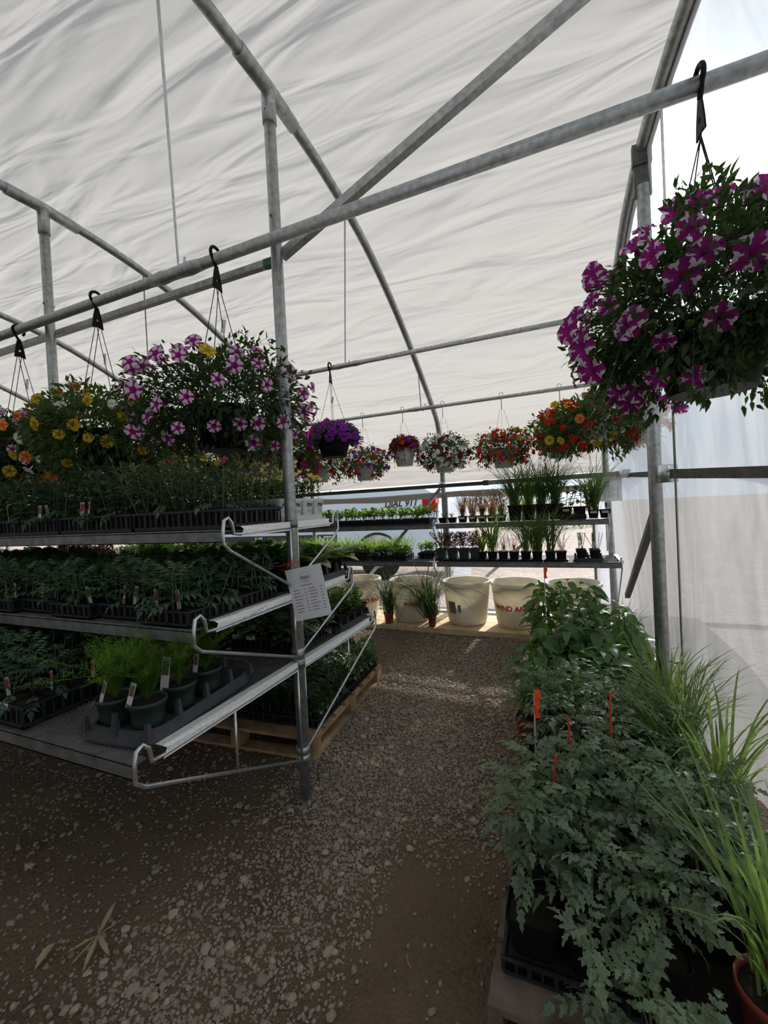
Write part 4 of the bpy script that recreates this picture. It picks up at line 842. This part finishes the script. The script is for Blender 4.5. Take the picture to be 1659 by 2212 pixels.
# pallet with snapdragon flats
def pallet(lab, x, y, rz, lx, ly, m='wood', nb=7, h=.135, z=0., group=None, block=False):
    t = thing('wooden_pallet', lab, 'pallet', (x, y, z), rz, group); g = np.random.default_rng(int(abs(x*100)))
    for i in range(nb):
        w = ly/nb*.72; yy_ = -ly/2+w/2+(ly-w)*i/(nb-1); b = B(); b.box((-lx/2, yy_-w/2, h-.018), (lx/2, yy_+w/2, h)); ob('deck_slat', b.mesh('slat', m), t, (0, 0, g.uniform(-.001, .001)))
    for i in range(3):
        xx = -lx/2+.02+(lx-.04)*i/2
        if not block: b = B(); b.box((xx-.02, -ly/2, .018), (xx+.02, ly/2, h-.018)); ob('stringer', b.mesh('stringer', m), t); continue
        b = B(); b.box((xx-.045, -ly/2, h-.036), (xx+.02, ly/2, h-.018)); ob('stringer_board', b.mesh('stringer', m), t)
        for q in (-1, 0, 1): b = B(); yc = q*(ly/2-.05); b.box((xx-.05, yc-.05, .018), (xx+.018, yc+.05, h-.036)); ob('block', b.mesh('block', m), t)
    for i in range(3):
        w = .09; yy_ = -ly/2+w/2+(ly-w)*i/2; b = B(); b.box((-lx/2, yy_-w/2, 0), (lx/2, yy_+w/2, .018)); ob('bottom_slat', b.mesh('slat', m), t)
    if block:
        for q in (-1, 1): b = B(); b.box((q*(lx/2-.045)-.045, -ly/2+.09, .001), (q*(lx/2-.045)+.045, ly/2-.09, .018)); ob('bottom_slat', b.mesh('slat', m), t)
    return t
def rotpt(cx, cy, rz, lx, ly): return cx+lx*math.cos(rz)-ly*math.sin(rz), cy+lx*math.sin(rz)+ly*math.cos(rz)
PRZ = .07; PC = (-2.03, 2.70)
pallet('new pine pallet of snapdragon flats on the ground beneath the left rack', PC[0], PC[1], PRZ, 1.10, 1.22, 'wood', 8, block=True)
for a_ in range(3):
    for c_ in range(2):
        x_, y_ = rotpt(*PC, PRZ, .395-.285*a_, -.24+.55*c_)
        slot_tray(f'flat of glossy snapdragons, {ordw(a_)} from the aisle, {"front" if c_ == 0 else "back"} of pallet', x_, y_, .137, .27, .53, .06, (5, 10), K['snap'], 'snapdragon flats on the pallet', rz=PRZ, seed=300+a_*2+c_, sc=(.95, 1.2), labels=0, tags=[(.125, -.2+.08*q, 1) for q in range(5)] if a_ == 0 else ())

# ================================================================ BACK BENCH CONTENTS
for i in range(6):
    slot_tray(f'flat of bright strawberry plants on upper back shelf, {ordw(i)} left of the tail light', -1.68-.5*i, 4.84, 1.27, .48, .27, .065, (7, 4), K['straw'], 'strawberry flats on the back bench', seed=400+i, sc=(1.0, 1.4), jitter=.015, tags=[(-.1, -.13, 1), (.05, -.13, 1)])
for i in range(3):
    slot_tray(f'cabbage seedling flat on lower back shelf, {ordw(i)} from bare wire', -1.88-.47*i, 4.62, .875, .42, .27, .065, (4, 3), K['cabbage'], 'cabbage flats', seed=410+i, sc=(.8, 1.2), tags=[(-.12, -.13, 1), (0, -.13, 1), (.03, -.13, 1)])
for i in range(4): slot_tray(f'flat of chartreuse grass on the lower back shelf, {ordw(i)} of four', -2.0-.47*i, 4.90, .875, .44, .22, .06, (5, 2), K['limegrass'], 'chartreuse grass flats', seed=420+i, sc=(1.1, 1.5))
slot_tray('small flat of leafy seedlings beside the burgundy pots', -1.50, 4.86, .875, .2, .27, .06, (3, 4), K['straw'], None, seed=430, sc=(.9, 1.2))
for i in range(7): slot_tray(f'black tray of leafy bedding plants far along the lower back shelf, {ordw(i)} of seven', -3.4-.5*i, 4.72, .875, .46, .4, .07, (5, 4), K['leafy'] if i % 2 else K['straw'], 'far bedding trays', seed=440+i, sc=(1.0, 1.4))
# lower right section
xsr = [-1.30, -1.175, -1.05, -.93]
for i, x_ in enumerate(xsr): potted(f'dark green square pot of burgundy foliage, {ordw(i)} from the left', 'potted plant', x_+.03, 4.57, .89, 'redl', .06, .115, 'potgreen', True, 'burgundy_plant_pot', 'burgundy foliage pots', s=1.25, rz=0)
slot_tray('shallow black tray under the burgundy pots', -1.085, 4.57, .873, .5, .13, .02, (1, 1), K['wispy'], None, seed=450, name='shallow_tray', skip=1.)
spec = [(-.83, 'archgrass', 'arching lime grass with long tags'), (-.72, 'midgrass', 'upright lime grass beside the long tags'), (-.61, 'wispy', 'wispy brown grass, left one'), (-.50, 'wispy', 'wispy brown grass, right one'), (-.385, 'midgrass', 'dark grass at the left of the tall clump'), (-.275, 'tallgrass', 'the tallest green grass clump in front'), (-.15, 'midgrass', 'upright green grass near the bare shelf'), (-.05, 'wispy', 'thin grass at the edge of the bare shelf')]
for i, (x_, k_, lb) in enumerate(spec): potted('black square pot of '+lb, 'potted plant', x_, 4.57, .885, k_, .052, .085, 'black', True, 'grass_pot', 'grass pots on the lower back shelf', s=1.15 if k_ != 'tallgrass' else .95, tagi=1 if i in (0, 2, 3) else None, rz=0)
for i, x_ in enumerate((-.775, -.555, -.33, -.10)): slot_tray(f'low black carrier under the grass pots, {ordw(i)} of four', x_, 4.57, .873, .215, .12, .016, (1, 1), K['wispy'], None, skip=1., name='shallow_tray')
carry_tray('black carry tray of lavender pots on the lower back shelf', .19, 4.60, .873, 2, 2, .12, 0, .035, None, .05, 'tray')
for i in range(2):
    for j in range(2): potted(f'small black pot{" of lavender" if j else ", empty"}, {["left","right"][i]} {["front","back"][j]} in the carry tray', 'potted plant', .13+.12*i, 4.54+.12*j, .90, 'lav' if j else None, .048, .08, 'black', True, 'lavender_pot', 'lavender pots', s=1.1, labl=bool(j), rz=0)
# upper right section
for i, x_ in enumerate((-1.30, -1.19)): potted(f'low black pot of small succulents, {["left","right"][i]} of two on the upper shelf', 'potted plant', x_, 4.80, 1.275, 'succ', .05, .06, 'black', True, 'succulent_pot', 'succulent pots', rz=0)
for i, x_ in enumerate((-1.07, -.955, -.85, -.745, -.64)): potted(f'small black pot of wispy bronze sedge, {ordw(i)} from the left on the upper shelf', 'potted plant', x_, 4.80, 1.275, 'bronze', .05, .07, 'black', True, 'bronze_sedge_pot', 'bronze sedge pots', s=1.15, labl=True, rz=0)
for i, x_ in enumerate((-.50, -.36, -.22, -.09)): potted(f'large black pot of tall ornamental grass, {ordw(i)} from the bronze sedges', 'potted plant', x_, 4.84, 1.272, 'tallgrass', .075, .17, 'black', True, 'tall_grass_pot', 'tall grass pots on the upper shelf', s=1.0, rz=0)
slot_tray('black tray holding two leafy pots on the upper shelf', .07, 4.81, 1.27, .25, .16, .05, (2, 1), K['wispy'], None, skip=1., name='shallow_tray')
for i, x_ in enumerate((.01, .14)): potted(f'dark pot of lime leafy plant, {["left","right"][i]} of two in the black tray', 'potted plant', x_, 4.81, 1.28, 'geran', .062, .12, 'black', True, 'leafy_pot', 'leafy pots on the upper shelf', s=1.7, labl=i == 0, rz=0)
for i, x_ in enumerate((.265, .37)): potted(f'small black pot with tag and barcode label, {["left","right"][i]} one beneath the price sign', 'potted plant', x_, 4.80, 1.275, 'tallgrass' if i == 0 else None, .052, .085, 'black', True, 'labelled_pot', 'labelled pots', s=1.0, tagi=1, labl=True, rz=0)
# ================================================================ TUBS
b = B(); prof_t = [(.001, 0), (.19, 0), (.205, .012), (.215, .05), (.245, .30), (.256, .43), (.262, .43), (.270, .44), (.272, .465), (.262, .475), (.248, .47), (.243, .42), (.232, .28), (.20, .03), (.001, .025)]
b.lathe(prof_t, 48); TUBM = b.mesh('tub', 'tub', True)
def bend(me, R, z0, taper=0.):
    for v in me.vertices:
        a = v.co.x/R-PI/2; rr_ = R+v.co.z+taper*v.co.y; h = v.co.y; v.co = (rr_*math.cos(a), rr_*math.sin(a), z0+h)
    return me
WT = bend(textmesh('WIND AND RAIN', .075, 'red_print',   .0006, bold=.002), .2405, .22, .12); WT2 = bend(textmesh('WIND     RAIN', .075, 'red_print', .0006, bold=.002), .234, .22, .11)
pt = B(); 
for (a, c, z0, z1) in ((-.075, .005, .14, .27), (.03, .06, .16, .24)): pt.box((a, z0, .0), (c, z1, .001))
PAINT = bend(pt.mesh('worn_label', 'grey_print'), .2155, 0, .13)
tubs = [(-2.40, 0, 'white tub at far left, half hidden behind the herb shelf'), (-1.72, 0, 'white tub behind the trailing sedge pots'), (-1.06, 1, 'white tub standing clear in the middle, with a worn label'), (-.52, 0, 'white tub with red lettering behind the peppers'), (.05, 0, 'white tub at right, mostly hidden by pepper leaves')]
for i, (x_, w_, lb) in enumerate(tubs):
    t = thing('plastic_tub', lb, 'tub', (x_, 4.76, .152), [.5, 1.15, -.35, .62-.35, .2][i]); ob('tub', TUBM, t)
    ob('lettering' if not w_ else 'worn_label', WT if not w_ else PAINT, t, label='red WIND AND RAIN lettering' if not w_ else 'worn dark label')
b = B(); b.tube([(-.255, 0, .0), (-.285, 0, -.04), (-.27, 0, .02), (0, 0, .03)], .004)
t = thing('plank_platform', 'pale pine plank platform under the white tubs', 'platform', (-.95, 4.78, .09))
for k in range(4):
    b = B(); b.box((-1.75, -.34+.175*k, .038), (1.35, -.34+.175*k+.165, .058)); ob('plank', b.mesh('plank', 'woodpale'), t)
for k in range(3): b = B(); b.box((-1.75, [-.34, 0, .31][k], .0), (1.35, [-.30, .04, .35][k], .038)); ob('runner', b.mesh('runner', 'woodpale'), t)
potted('terracotta pot of upright dark sedge on the plank platform', 'potted plant', -1.93, 4.53, .15, 'sedge', .06, .12, 'terracotta', False, 'sedge_pot', None, s=1.5, tagi=1)
g3 = np.random.default_rng(5); me = blades(230, .60, .0045, g3, 'grassdark', .05, 2.1, 9, .03)
potted('terracotta pot of cascading sedge on the edge of the plank platform', 'potted plant', -1.40, 4.50, .15, me, .05, .12, 'terracotta', False, 'sedge_pot', None, s=1.5, tilt=(.3, -.1))

# ================================================================ SIGNS
def sign(lab, x, y, z, w, h, rot, tie):
    t = thing('price_sign', lab, 'sign', (x, y, z), 0, rot=rot); b = B(); b.box((0, -.0008, -h), (w, .0008, 0)); ob('sheet', b.mesh('sheet', 'paper'), t)
    b = B(); cx, cz = w*.5, -h*.2
    ring = [(cx+h*.105*math.cos(a), -.0014, cz+h*.105*math.sin(a)) for a in np.linspace(0, 2*PI, 25)]; b.tube(ring, .0006, 4)
    for k in range(9): b.box((cx-w*.12+w*.026*k, -.0016, cz-h*(.03+.01*(k % 2))), (cx-w*.12+w*.026*k+w*.016, -.0009, cz+h*(.025+.008*(k % 3 == 0))))
    for k in range(5): b.box((cx-w*.07+w*.03*k, -.0016, cz-h*.075), (cx-w*.07+w*.03*k+w*.016, -.0009, cz-h*.055))
    ob('logo', b.mesh('logo', 'grey_print'), t, label='round grey logo')
    b = B(); b.box((w*.33, -.0016, -h*.355), (w*.67, -.0009, -h*.34)); g = np.random.default_rng(3)
    for c, (x0, x1) in enumerate(((.1, .36), (.40, .47), (.52, .78), (.84, .92))):
        for k in range(8):
            if c < 2 and k < 1: pass
            zz = -h*(.42+.06*k); xe_ = x0+(x1-x0)*(g.uniform(.6, 1)); b.box((w*x0, -.0016, zz-h*.008), (w*xe_, -.0009, zz+h*.006))
    ob('print', b.mesh('print', 'grey_print'), t, label='rows of small unreadable print')
    return t
sign('laminated white price sign tied to the front left post', -1.315, 1.776, 1.200, .19, .262, (0, -.18, .26), 0)
t = thing('twist_tie', 'orange twist tie holding the price sign on the post', 'tie', (-1.30, 1.80, 1.235)); b = B(); b.tube([(-.10, -.03, -.015), (-.04, -.035, -.01), (0, -.035, 0), (.04, -.03, .0), (.06, -.03, .012), (.045, -.035, .018), (.02, -.035, .006), (.01, -.045, -.02)], .0028, 6); ob('wire', b.mesh('tie', 'orange_tape', True), t)
sign('laminated white price sign hanging from the back rail near the end wall', .275, 4.985, 1.69, .275, .255, (0, 0, .0), 1)
for i, dx in enumerate((.04, .24)):
    t = thing('twist_tie', f'small red tie holding the back price sign, {["left","right"][i]} one', 'tie', (.275+dx, 4.985, 1.70)); b = B(); b.tube([(0, .0, -.03), (0, -.005, .04), (0, .08, .045)], .004, 5); ob('wire', b.mesh('tie', 'orange_tape'), t)

# ================================================================ RIGHT BED
pallet('weathered pallet under the tomato pots, nearest the camera', .19, 1.68, 0, .88, 1.10, 'woodgrey', 6)
pallet('weathered pallet under the further tomato pots', .19, 2.80, 0, .84, 1.04, 'woodgrey', 6, z=0.)
pallet('weathered pallet under the pepper pots by the tubs', .12, 3.86, 0, .84, 1.0, 'woodgrey', 6, z=.02)
def tomato_plant(lab, x, y, z, r, h, H, g, n=9, group=None, L=.17, lean=(0, 0), kinds=TOML, name='tomato_plant', pot='black', sq=True, jit=.3):
    t = thing(name, lab, 'potted plant', (x, y, z), 0, group); ob('pot', pot_mesh2(r, h, pot, sq), t, (0, 0, 0), (0, 0, g.uniform(-.08, .08)))
    tx, ty = lean[0]+g.normal(0, .02), lean[1]+g.normal(0, .02); b = B(); b.tube([(0, 0, h*.85), (tx*.4, ty*.4, h+H*.5), (tx, ty, h+H)], [.0045, .004, .002], 6, cap=False); ob('stem', b.mesh('stem', 'stem'), t)
    for k in range(n):
        q = .22+.78*k/(n-1); a = k*2.4+g.uniform(-.4, .4); p = Vector((tx*q, ty*q, h+H*q)); e = .25+1.1*(q-.55)+g.normal(0, .15); d = Vector((math.cos(a), math.sin(a), e))
        s_ = L*g.uniform(.75, 1.1)*(1.08-.45*q); ob('leaf', kinds[g.integers(len(kinds))], t, mw=frame(p, d, (g.normal(0, .2), g.normal(0, .2), 1), s_))
    return t
def pepper_plant(lab, x, y, z, r, h, H, g, n=22, group=None, L=.12, lean=(0, 0), pot='black'):
    t = thing('pepper_plant', lab, 'potted plant', (x, y, z), 0, group); ob('pot', pot_mesh2(r, h, pot, True), t)
    tx, ty = lean; b = B(); b.tube([(0, 0, h*.85), (tx*.4, ty*.4, h+H*.5), (tx, ty, h+H*.95)], [.005, .0045, .002], 6, cap=False)
    for k in range(3): a = g.uniform(0, 6.28); b.tube([(tx*.5, ty*.5, h+H*.55), (tx*.7+.08*math.cos(a), ty*.7+.08*math.sin(a), h+H*.85)], .0025, 4, cap=False)
    ob('stem', b.mesh('stem', 'stem'), t)
    for k in range(n):
        q = .35+.65*(k/(n-1)); a = k*2.4+g.uniform(-.5, .5); rr_ = g.uniform(.02, .10)*(1.1-.6*q); p = Vector((tx*q+rr_*math.cos(a), ty*q+rr_*math.sin(a), h+H*q)); d = Vector((math.cos(a), math.sin(a), g.uniform(-.75, .25)))
        ob('leaf', PEPL[g.integers(6)], t, mw=frame(p, d, (g.normal(0, .25), g.normal(0, .25), 1), L*g.uniform(.65, 1.15)))
    return t
gt = np.random.default_rng(77)
ROWS = [1.30+.165*j for j in range(8)]
for j, y_ in enumerate(ROWS):
    for i in range(4):
        x_ = -.135+.155*i
        lab = f'tomato plant in black pot, {ordw(j)} row from front, {["at aisle edge","second from aisle","third from aisle","nearest wall"][i]}'
        if (j == 4 and i in (0, 1)) or (j == 0 and i == 3): continue
        tomato_plant(lab, x_, y_, .17, .074, .125, gt.uniform(.20, .31), gt, 19, 'tomato plants on the pallet', .165, (gt.normal(-.015, .03), gt.normal(0, .02)))
for j in range(4):
    for i in range(2): 
        slot_tray(f'black nursery tray under the tomato pots, {ordw(j)} from the front, {["aisle side","wall side"][i]}', -.058+.31*i, 1.383+.33*j, .138, .318, .322, .05, (1, 1), K['wispy'], 'nursery trays', skip=1., name='nursery_tray')
# leaning stems over the aisle edge
gt2 = np.random.default_rng(99)
for j, y_ in enumerate((1.46, 1.63, 1.80)): tomato_plant(f'tomato plant in black pot, fifth from aisle, {ordw(j)} one beyond the red pot', .475, y_, .15, .074, .125, gt2.uniform(.18, .26), gt2, 17, 'tomato plants on the pallet', .16)
# foreground plants at the lower right corner
for (x_, y_, z_, H_, L_, lb) in ((.03, 1.10, .1, .34, .17, 'leggy tomato plant at the bottom edge, left one'), (.13, 1.03, .1, .36, .17, 'leggy tomato plant at the bottom edge, middle one'), (.235, 1.0, .1, .30, .17, 'leggy tomato plant at the bottom edge, right one')):
    tomato_plant(lb, x_, y_, z_-.1, .07, .12, H_, gt2, 13, None, L_)
potted('lemongrass clump in a red pot at the bottom right corner', 'potted plant', .42, 1.25, .142, 'lemongrass', .088, .17, 'terracotta', False, 'grass_clump', None, s=.9, rz=0)
# peppers
gp = np.random.default_rng(123)
for j in range(7):
    for i in range(4):
        x_ = -.20+.19*i-.02*(j > 3); y_ = 2.72+.255*j; H_ = [.24, .27, .31, .34, .38, .43, .42][j]+gp.uniform(-.03, .03)
        if x_ > .34 and j > 4: continue
        lab = f'pepper plant, {ordw(j)} row behind the tomatoes, {["at aisle edge","second from aisle","third from aisle","nearest wall"][i]}'
        pepper_plant(lab, x_, y_, .155 if y_ < 3.3 else .175, .07, .13, H_, gp, 20, 'pepper plants', .125, (gp.normal(-.02, .03), gp.normal(0, .03)), 'terracotta' if (i == 0 and j in (1, 2)) else 'black')
for (x_, y_, lb) in ((-.24, 2.52, 'feathery dill plant drooping at the aisle beside the red pot'), (-.10, 2.58, 'feathery dill plant among the first peppers'), (.12, 2.60, 'feathery cosmos plant between tomatoes and peppers'), (.38, 3.3, 'feathery yellow green plant by the clear wall')):
    potted(lb, 'potted plant', x_, y_, .15, 'fern', .065, .12, 'terracotta', True, 'dill_pot', None, s=1.5)
# grasses by the wall
for (x_, y_, z_, s_, kk, lb, lean) in ((.44, 2.55, .15, .82, 'lemongrass', 'lemongrass clump beside the right post', (0, 0)), (.52, 1.98, .12, 1.0, 'lemongrass', 'tall lemongrass clump against the clear wall', (0, 0)), (.40, 2.15, .15, .95, 'lemongrass', 'lemongrass clump arching over the tomatoes', (0, -.25)),
                               (.47, 2.35, .14, .8, 'tallgrass', 'fine grass clump between the lemongrasses', (0, 0)), (.40, 4.0, .1, .65, 'tallgrass', 'thin grass clump beside the peppers and the diagonal brace', (0, 0)), (.45, 4.35, .1, 1.3, 'wispy', 'wispy grass in the back corner', (0, 0))):
    potted(lb, 'potted plant', x_, y_, z_, kk, .08, .16, 'black', False, 'grass_clump', None, s=s_, tilt=(lean[0], lean[1]))
def stake(lab, x, y, z0, z1, flag, lean=0):
    t = thing('marker_stake', lab, 'stake', (x, y, z0)); b = B(); b.tube([(0, 0, 0), (lean, 0, z1-z0)], .003, 5); ob('stick', b.mesh('stick', 'tagwhite'), t)
    if flag:
        b = B(); V = []; 
        for k in range(5): V += [(lean*.8+.004*math.sin(k*2), -.003, (z1-z0)*(1.0)-.03*k*flag), (lean*.8+.022+.006*math.sin(k*1.7), .004*(-1)**k, (z1-z0)*1.0-.03*k*flag+.006)]
        b.add(V, [(2*k, 2*k+1, 2*k+3, 2*k+2) for k in range(4)]); ob('flag_tape', b.mesh('tape', 'orange_tape'), t, label='bright orange ribbon')
    else: b = B(); b.tube([(lean*.55, 0, (z1-z0)*.6), (lean, 0, (z1-z0))], .0045, 5); ob('painted_tip', b.mesh('tip', 'orange_tape'), t, label='orange painted tip')
stake('stake with bright orange flag above the tomato plants', -.16, 1.86, .25, .70, 1.0, .01)
stake('white stake with narrow orange tip right of the flag', -.02, 1.75, .25, .655, 0, .0)
stake('thin stake with orange tip between the flags and the lemongrass', .13, 1.92, .25, .70, 0, .008)
stake('short stake leaning in the front tomato rows', -.10, 1.58, .25, .60, 0, .035)
stake('stake with orange flag in the farthest peppers', -.18, 3.75, .25, .93, .8, .0)

# corn husk litter on the ground
t = thing('dry_husk', 'dried straw husk star lying on the gravel at lower left', 'husk', (-1.60, .955, .012))
for k, (a, L_) in enumerate(((.55, .13), (1.0, .05), (2.7, .09), (3.3, .11), (4.4, .12), (5.9, .08), (3.8, .13))):
    v, f = lens(L_, .07*L_ if k % 2 else .14*L_, 5, .3, -.02, 0, .9); ob('husk_blade', mknp('husk', v, f, ['straw']), t, (0, 0, .008), (0, .1, a))
t = thing('dry_leaf', 'single curled dry leaf on the gravel at lower left', 'leaf', (-1.72, .88, .02)); v, f = lens(.075, .028, 5, .5, .2, 0, .8); ob('blade', mknp('dry', v, f, ['straw']), t, (0, 0, .0), (0, 0, 3.4))
gl = np.random.default_rng(8)
for k in range(16):
    x_, y_ = gl.uniform(-1.7, -.4), gl.uniform(.9, 3.2); t = thing('straw_twig', 'thin dry straw twig lying on the gravel', 'twig', (x_, y_, .012+gz(x_, y_)), gl.uniform(0, 6), 'straw twigs on the ground'); b = B(); L_ = gl.uniform(.03, .09); b.tube([(0, 0, 0), (L_/2, .006, .004), (L_, 0, 0)], .0016, 4); ob('twig', b.mesh('twig', 'straw'), t)

# ================================================================ TRUCK OUTSIDE
t = thing('patrol_truck', 'pale blue white patrol truck parked outside behind the strawberry flats', 'truck', (-2.2, 7.6, .0))
b = B(); 
Pf = [(-5.6, .45), (-1.62, .45)]+[(-1.2+.47*math.cos(a), .50+.47*math.sin(a)) for a in np.linspace(PI, 0, 14)]+[(-.72, .45), (-.05, .5), (0, .8), (-.02, 1.35), (-.06, 1.72), (-.2, 1.80), (-5.6, 1.80)]
def extr(b, P, y0, y1):
    n = len(P); V = [(p[0], y0, p[1]) for p in P]+[(p[0], y1, p[1]) for p in P]; b.add(V, [tuple(range(n)), tuple(range(2*n-1, n-1, -1))]+[(i, n+i, n+(i+1) % n, (i+1) % n) for i in range(n)])
extr(b, Pf, 0, 1.9); ob('body', b.mesh('body', 'truck'), t)
b = B(); extr(b, [(-1.2+.50*math.cos(a), .50+.50*math.sin(a)) for a in np.linspace(0, PI, 16)]+[(-1.2+.455*math.cos(a), .50+.455*math.sin(a)) for a in np.linspace(PI, 0, 16)], -.03, .05); ob('wheel_arch', b.mesh('arch', 'rubber'), t)
for wx in (-1.2, -4.6):
    b = B(); b.lathe([(.15, -.1), (.36, -.1), (.385, -.06), (.385, .12), (.15, .12)], 28, xf=Matrix.Rotation(PI/2, 4, 'X')); w = ob('wheel', b.mesh('tyre', 'rubber', True), t, (wx, .14, .44))
    b = B(); b.lathe([(.001, .05), (.1, .05), (.2, .02), (.23, .0)], 20, xf=Matrix.Rotation(PI/2, 4, 'X')); ob('hub', b.mesh('hub', 'galv', True), w, (0, -.06, 0))
b = B(); b.box((-.24, -.015, 1.36), (.015, .25, 1.62)); ob('tail_light', b.mesh('lens', 'lampred'), t)
b = B(); b.box((.0, .1, .85), (.03, 1.8, 1.5)); ob('tailgate', b.mesh('gate', 'truck'), t)
b = B(); b.box((-.3, .02, .5), (.18, 1.88, .68)); ob('bumper', b.mesh('bumper', 'galv_bright'), t)
b = B(); b.box((-4.9, -.012, 1.45), (-1.9, .0, 1.74)); 
ob('lettering', textmesh('DIAL 911', .17, 'black_print', .003, .25, .003), t, (-.68, -.005, 1.535), UPX, label='black DIAL 911 lettering')
b = B(); b.box((-5.4, -.008, .70), (-2.1, 0, .98)); ob('dark_stripe', b.mesh('stripe', 'black_print'), t)
ob('lettering', textmesh('MI', .2, 'tagwhite', .003, .2, .006), t, (-4.1, -.014, .87), UPX, label='white MI lettering on the dark stripe')
ob('lettering', textmesh('NTY', .2, 'tagwhite', .003, .2, .006), t, (-2.35, -.014, .87), UPX, label='white NTY lettering on the dark stripe')
tag(ob('notice_board', mk('nb', *(lambda b: (b.V, b.F))(B().box((-1.92, 7.62, .06), (-1.60, 7.64, 1.52))), 'paper')), 'white panel with faint lettering beside the tail light', 'panel')
t = thing('white_post_panel', 'pale panel standing outside in the back corner', 'panel', (.55, 6.3, .0)); b = B(); b.box((-.20, 0, 0), (.12, .04, 1.5)); ob('panel', b.mesh('panel', 'paper'), t); b = B(); b.box((-.22, -.02, 0), (-.19, .05, 1.55)); ob('edge_strip', b.mesh('edge', 'galv_dark'), t)
gs = np.random.default_rng(44)
for i, (x_, y_, s_) in enumerate(((-.9, 22, 1.5), (-2.3, 26, 1.7), (-10, 66, 4), (-24, 70, 5), (-44, 75, 6))):
    n_ = 1500; d = rdir(n_, -.1, 1, gs); P = d*gs.uniform(.7, 1.05, (n_, 1))*[s_*1.3, s_, s_*.8]; v, f = scat(*SMALL, P, d+gs.normal(0, .5, (n_, 3)), gs.normal(0, 1, (n_, 3)), s_*.09*gs.uniform(.6, 1.3, n_))
    t = thing('distant_shrub', f'distant green shrub beyond the gravel lot, {ordw(i)} planted', 'shrub', (x_, y_, 0)); ob('foliage', mknp('shrub', v, f, ['midfol']), t, kind='stuff'); b = B(); b.tube([(0, 0, 0), (0, 0, s_*.5)], .06*s_, 6); ob('trunk', b.mesh('trunk', 'woodgrey'), t)
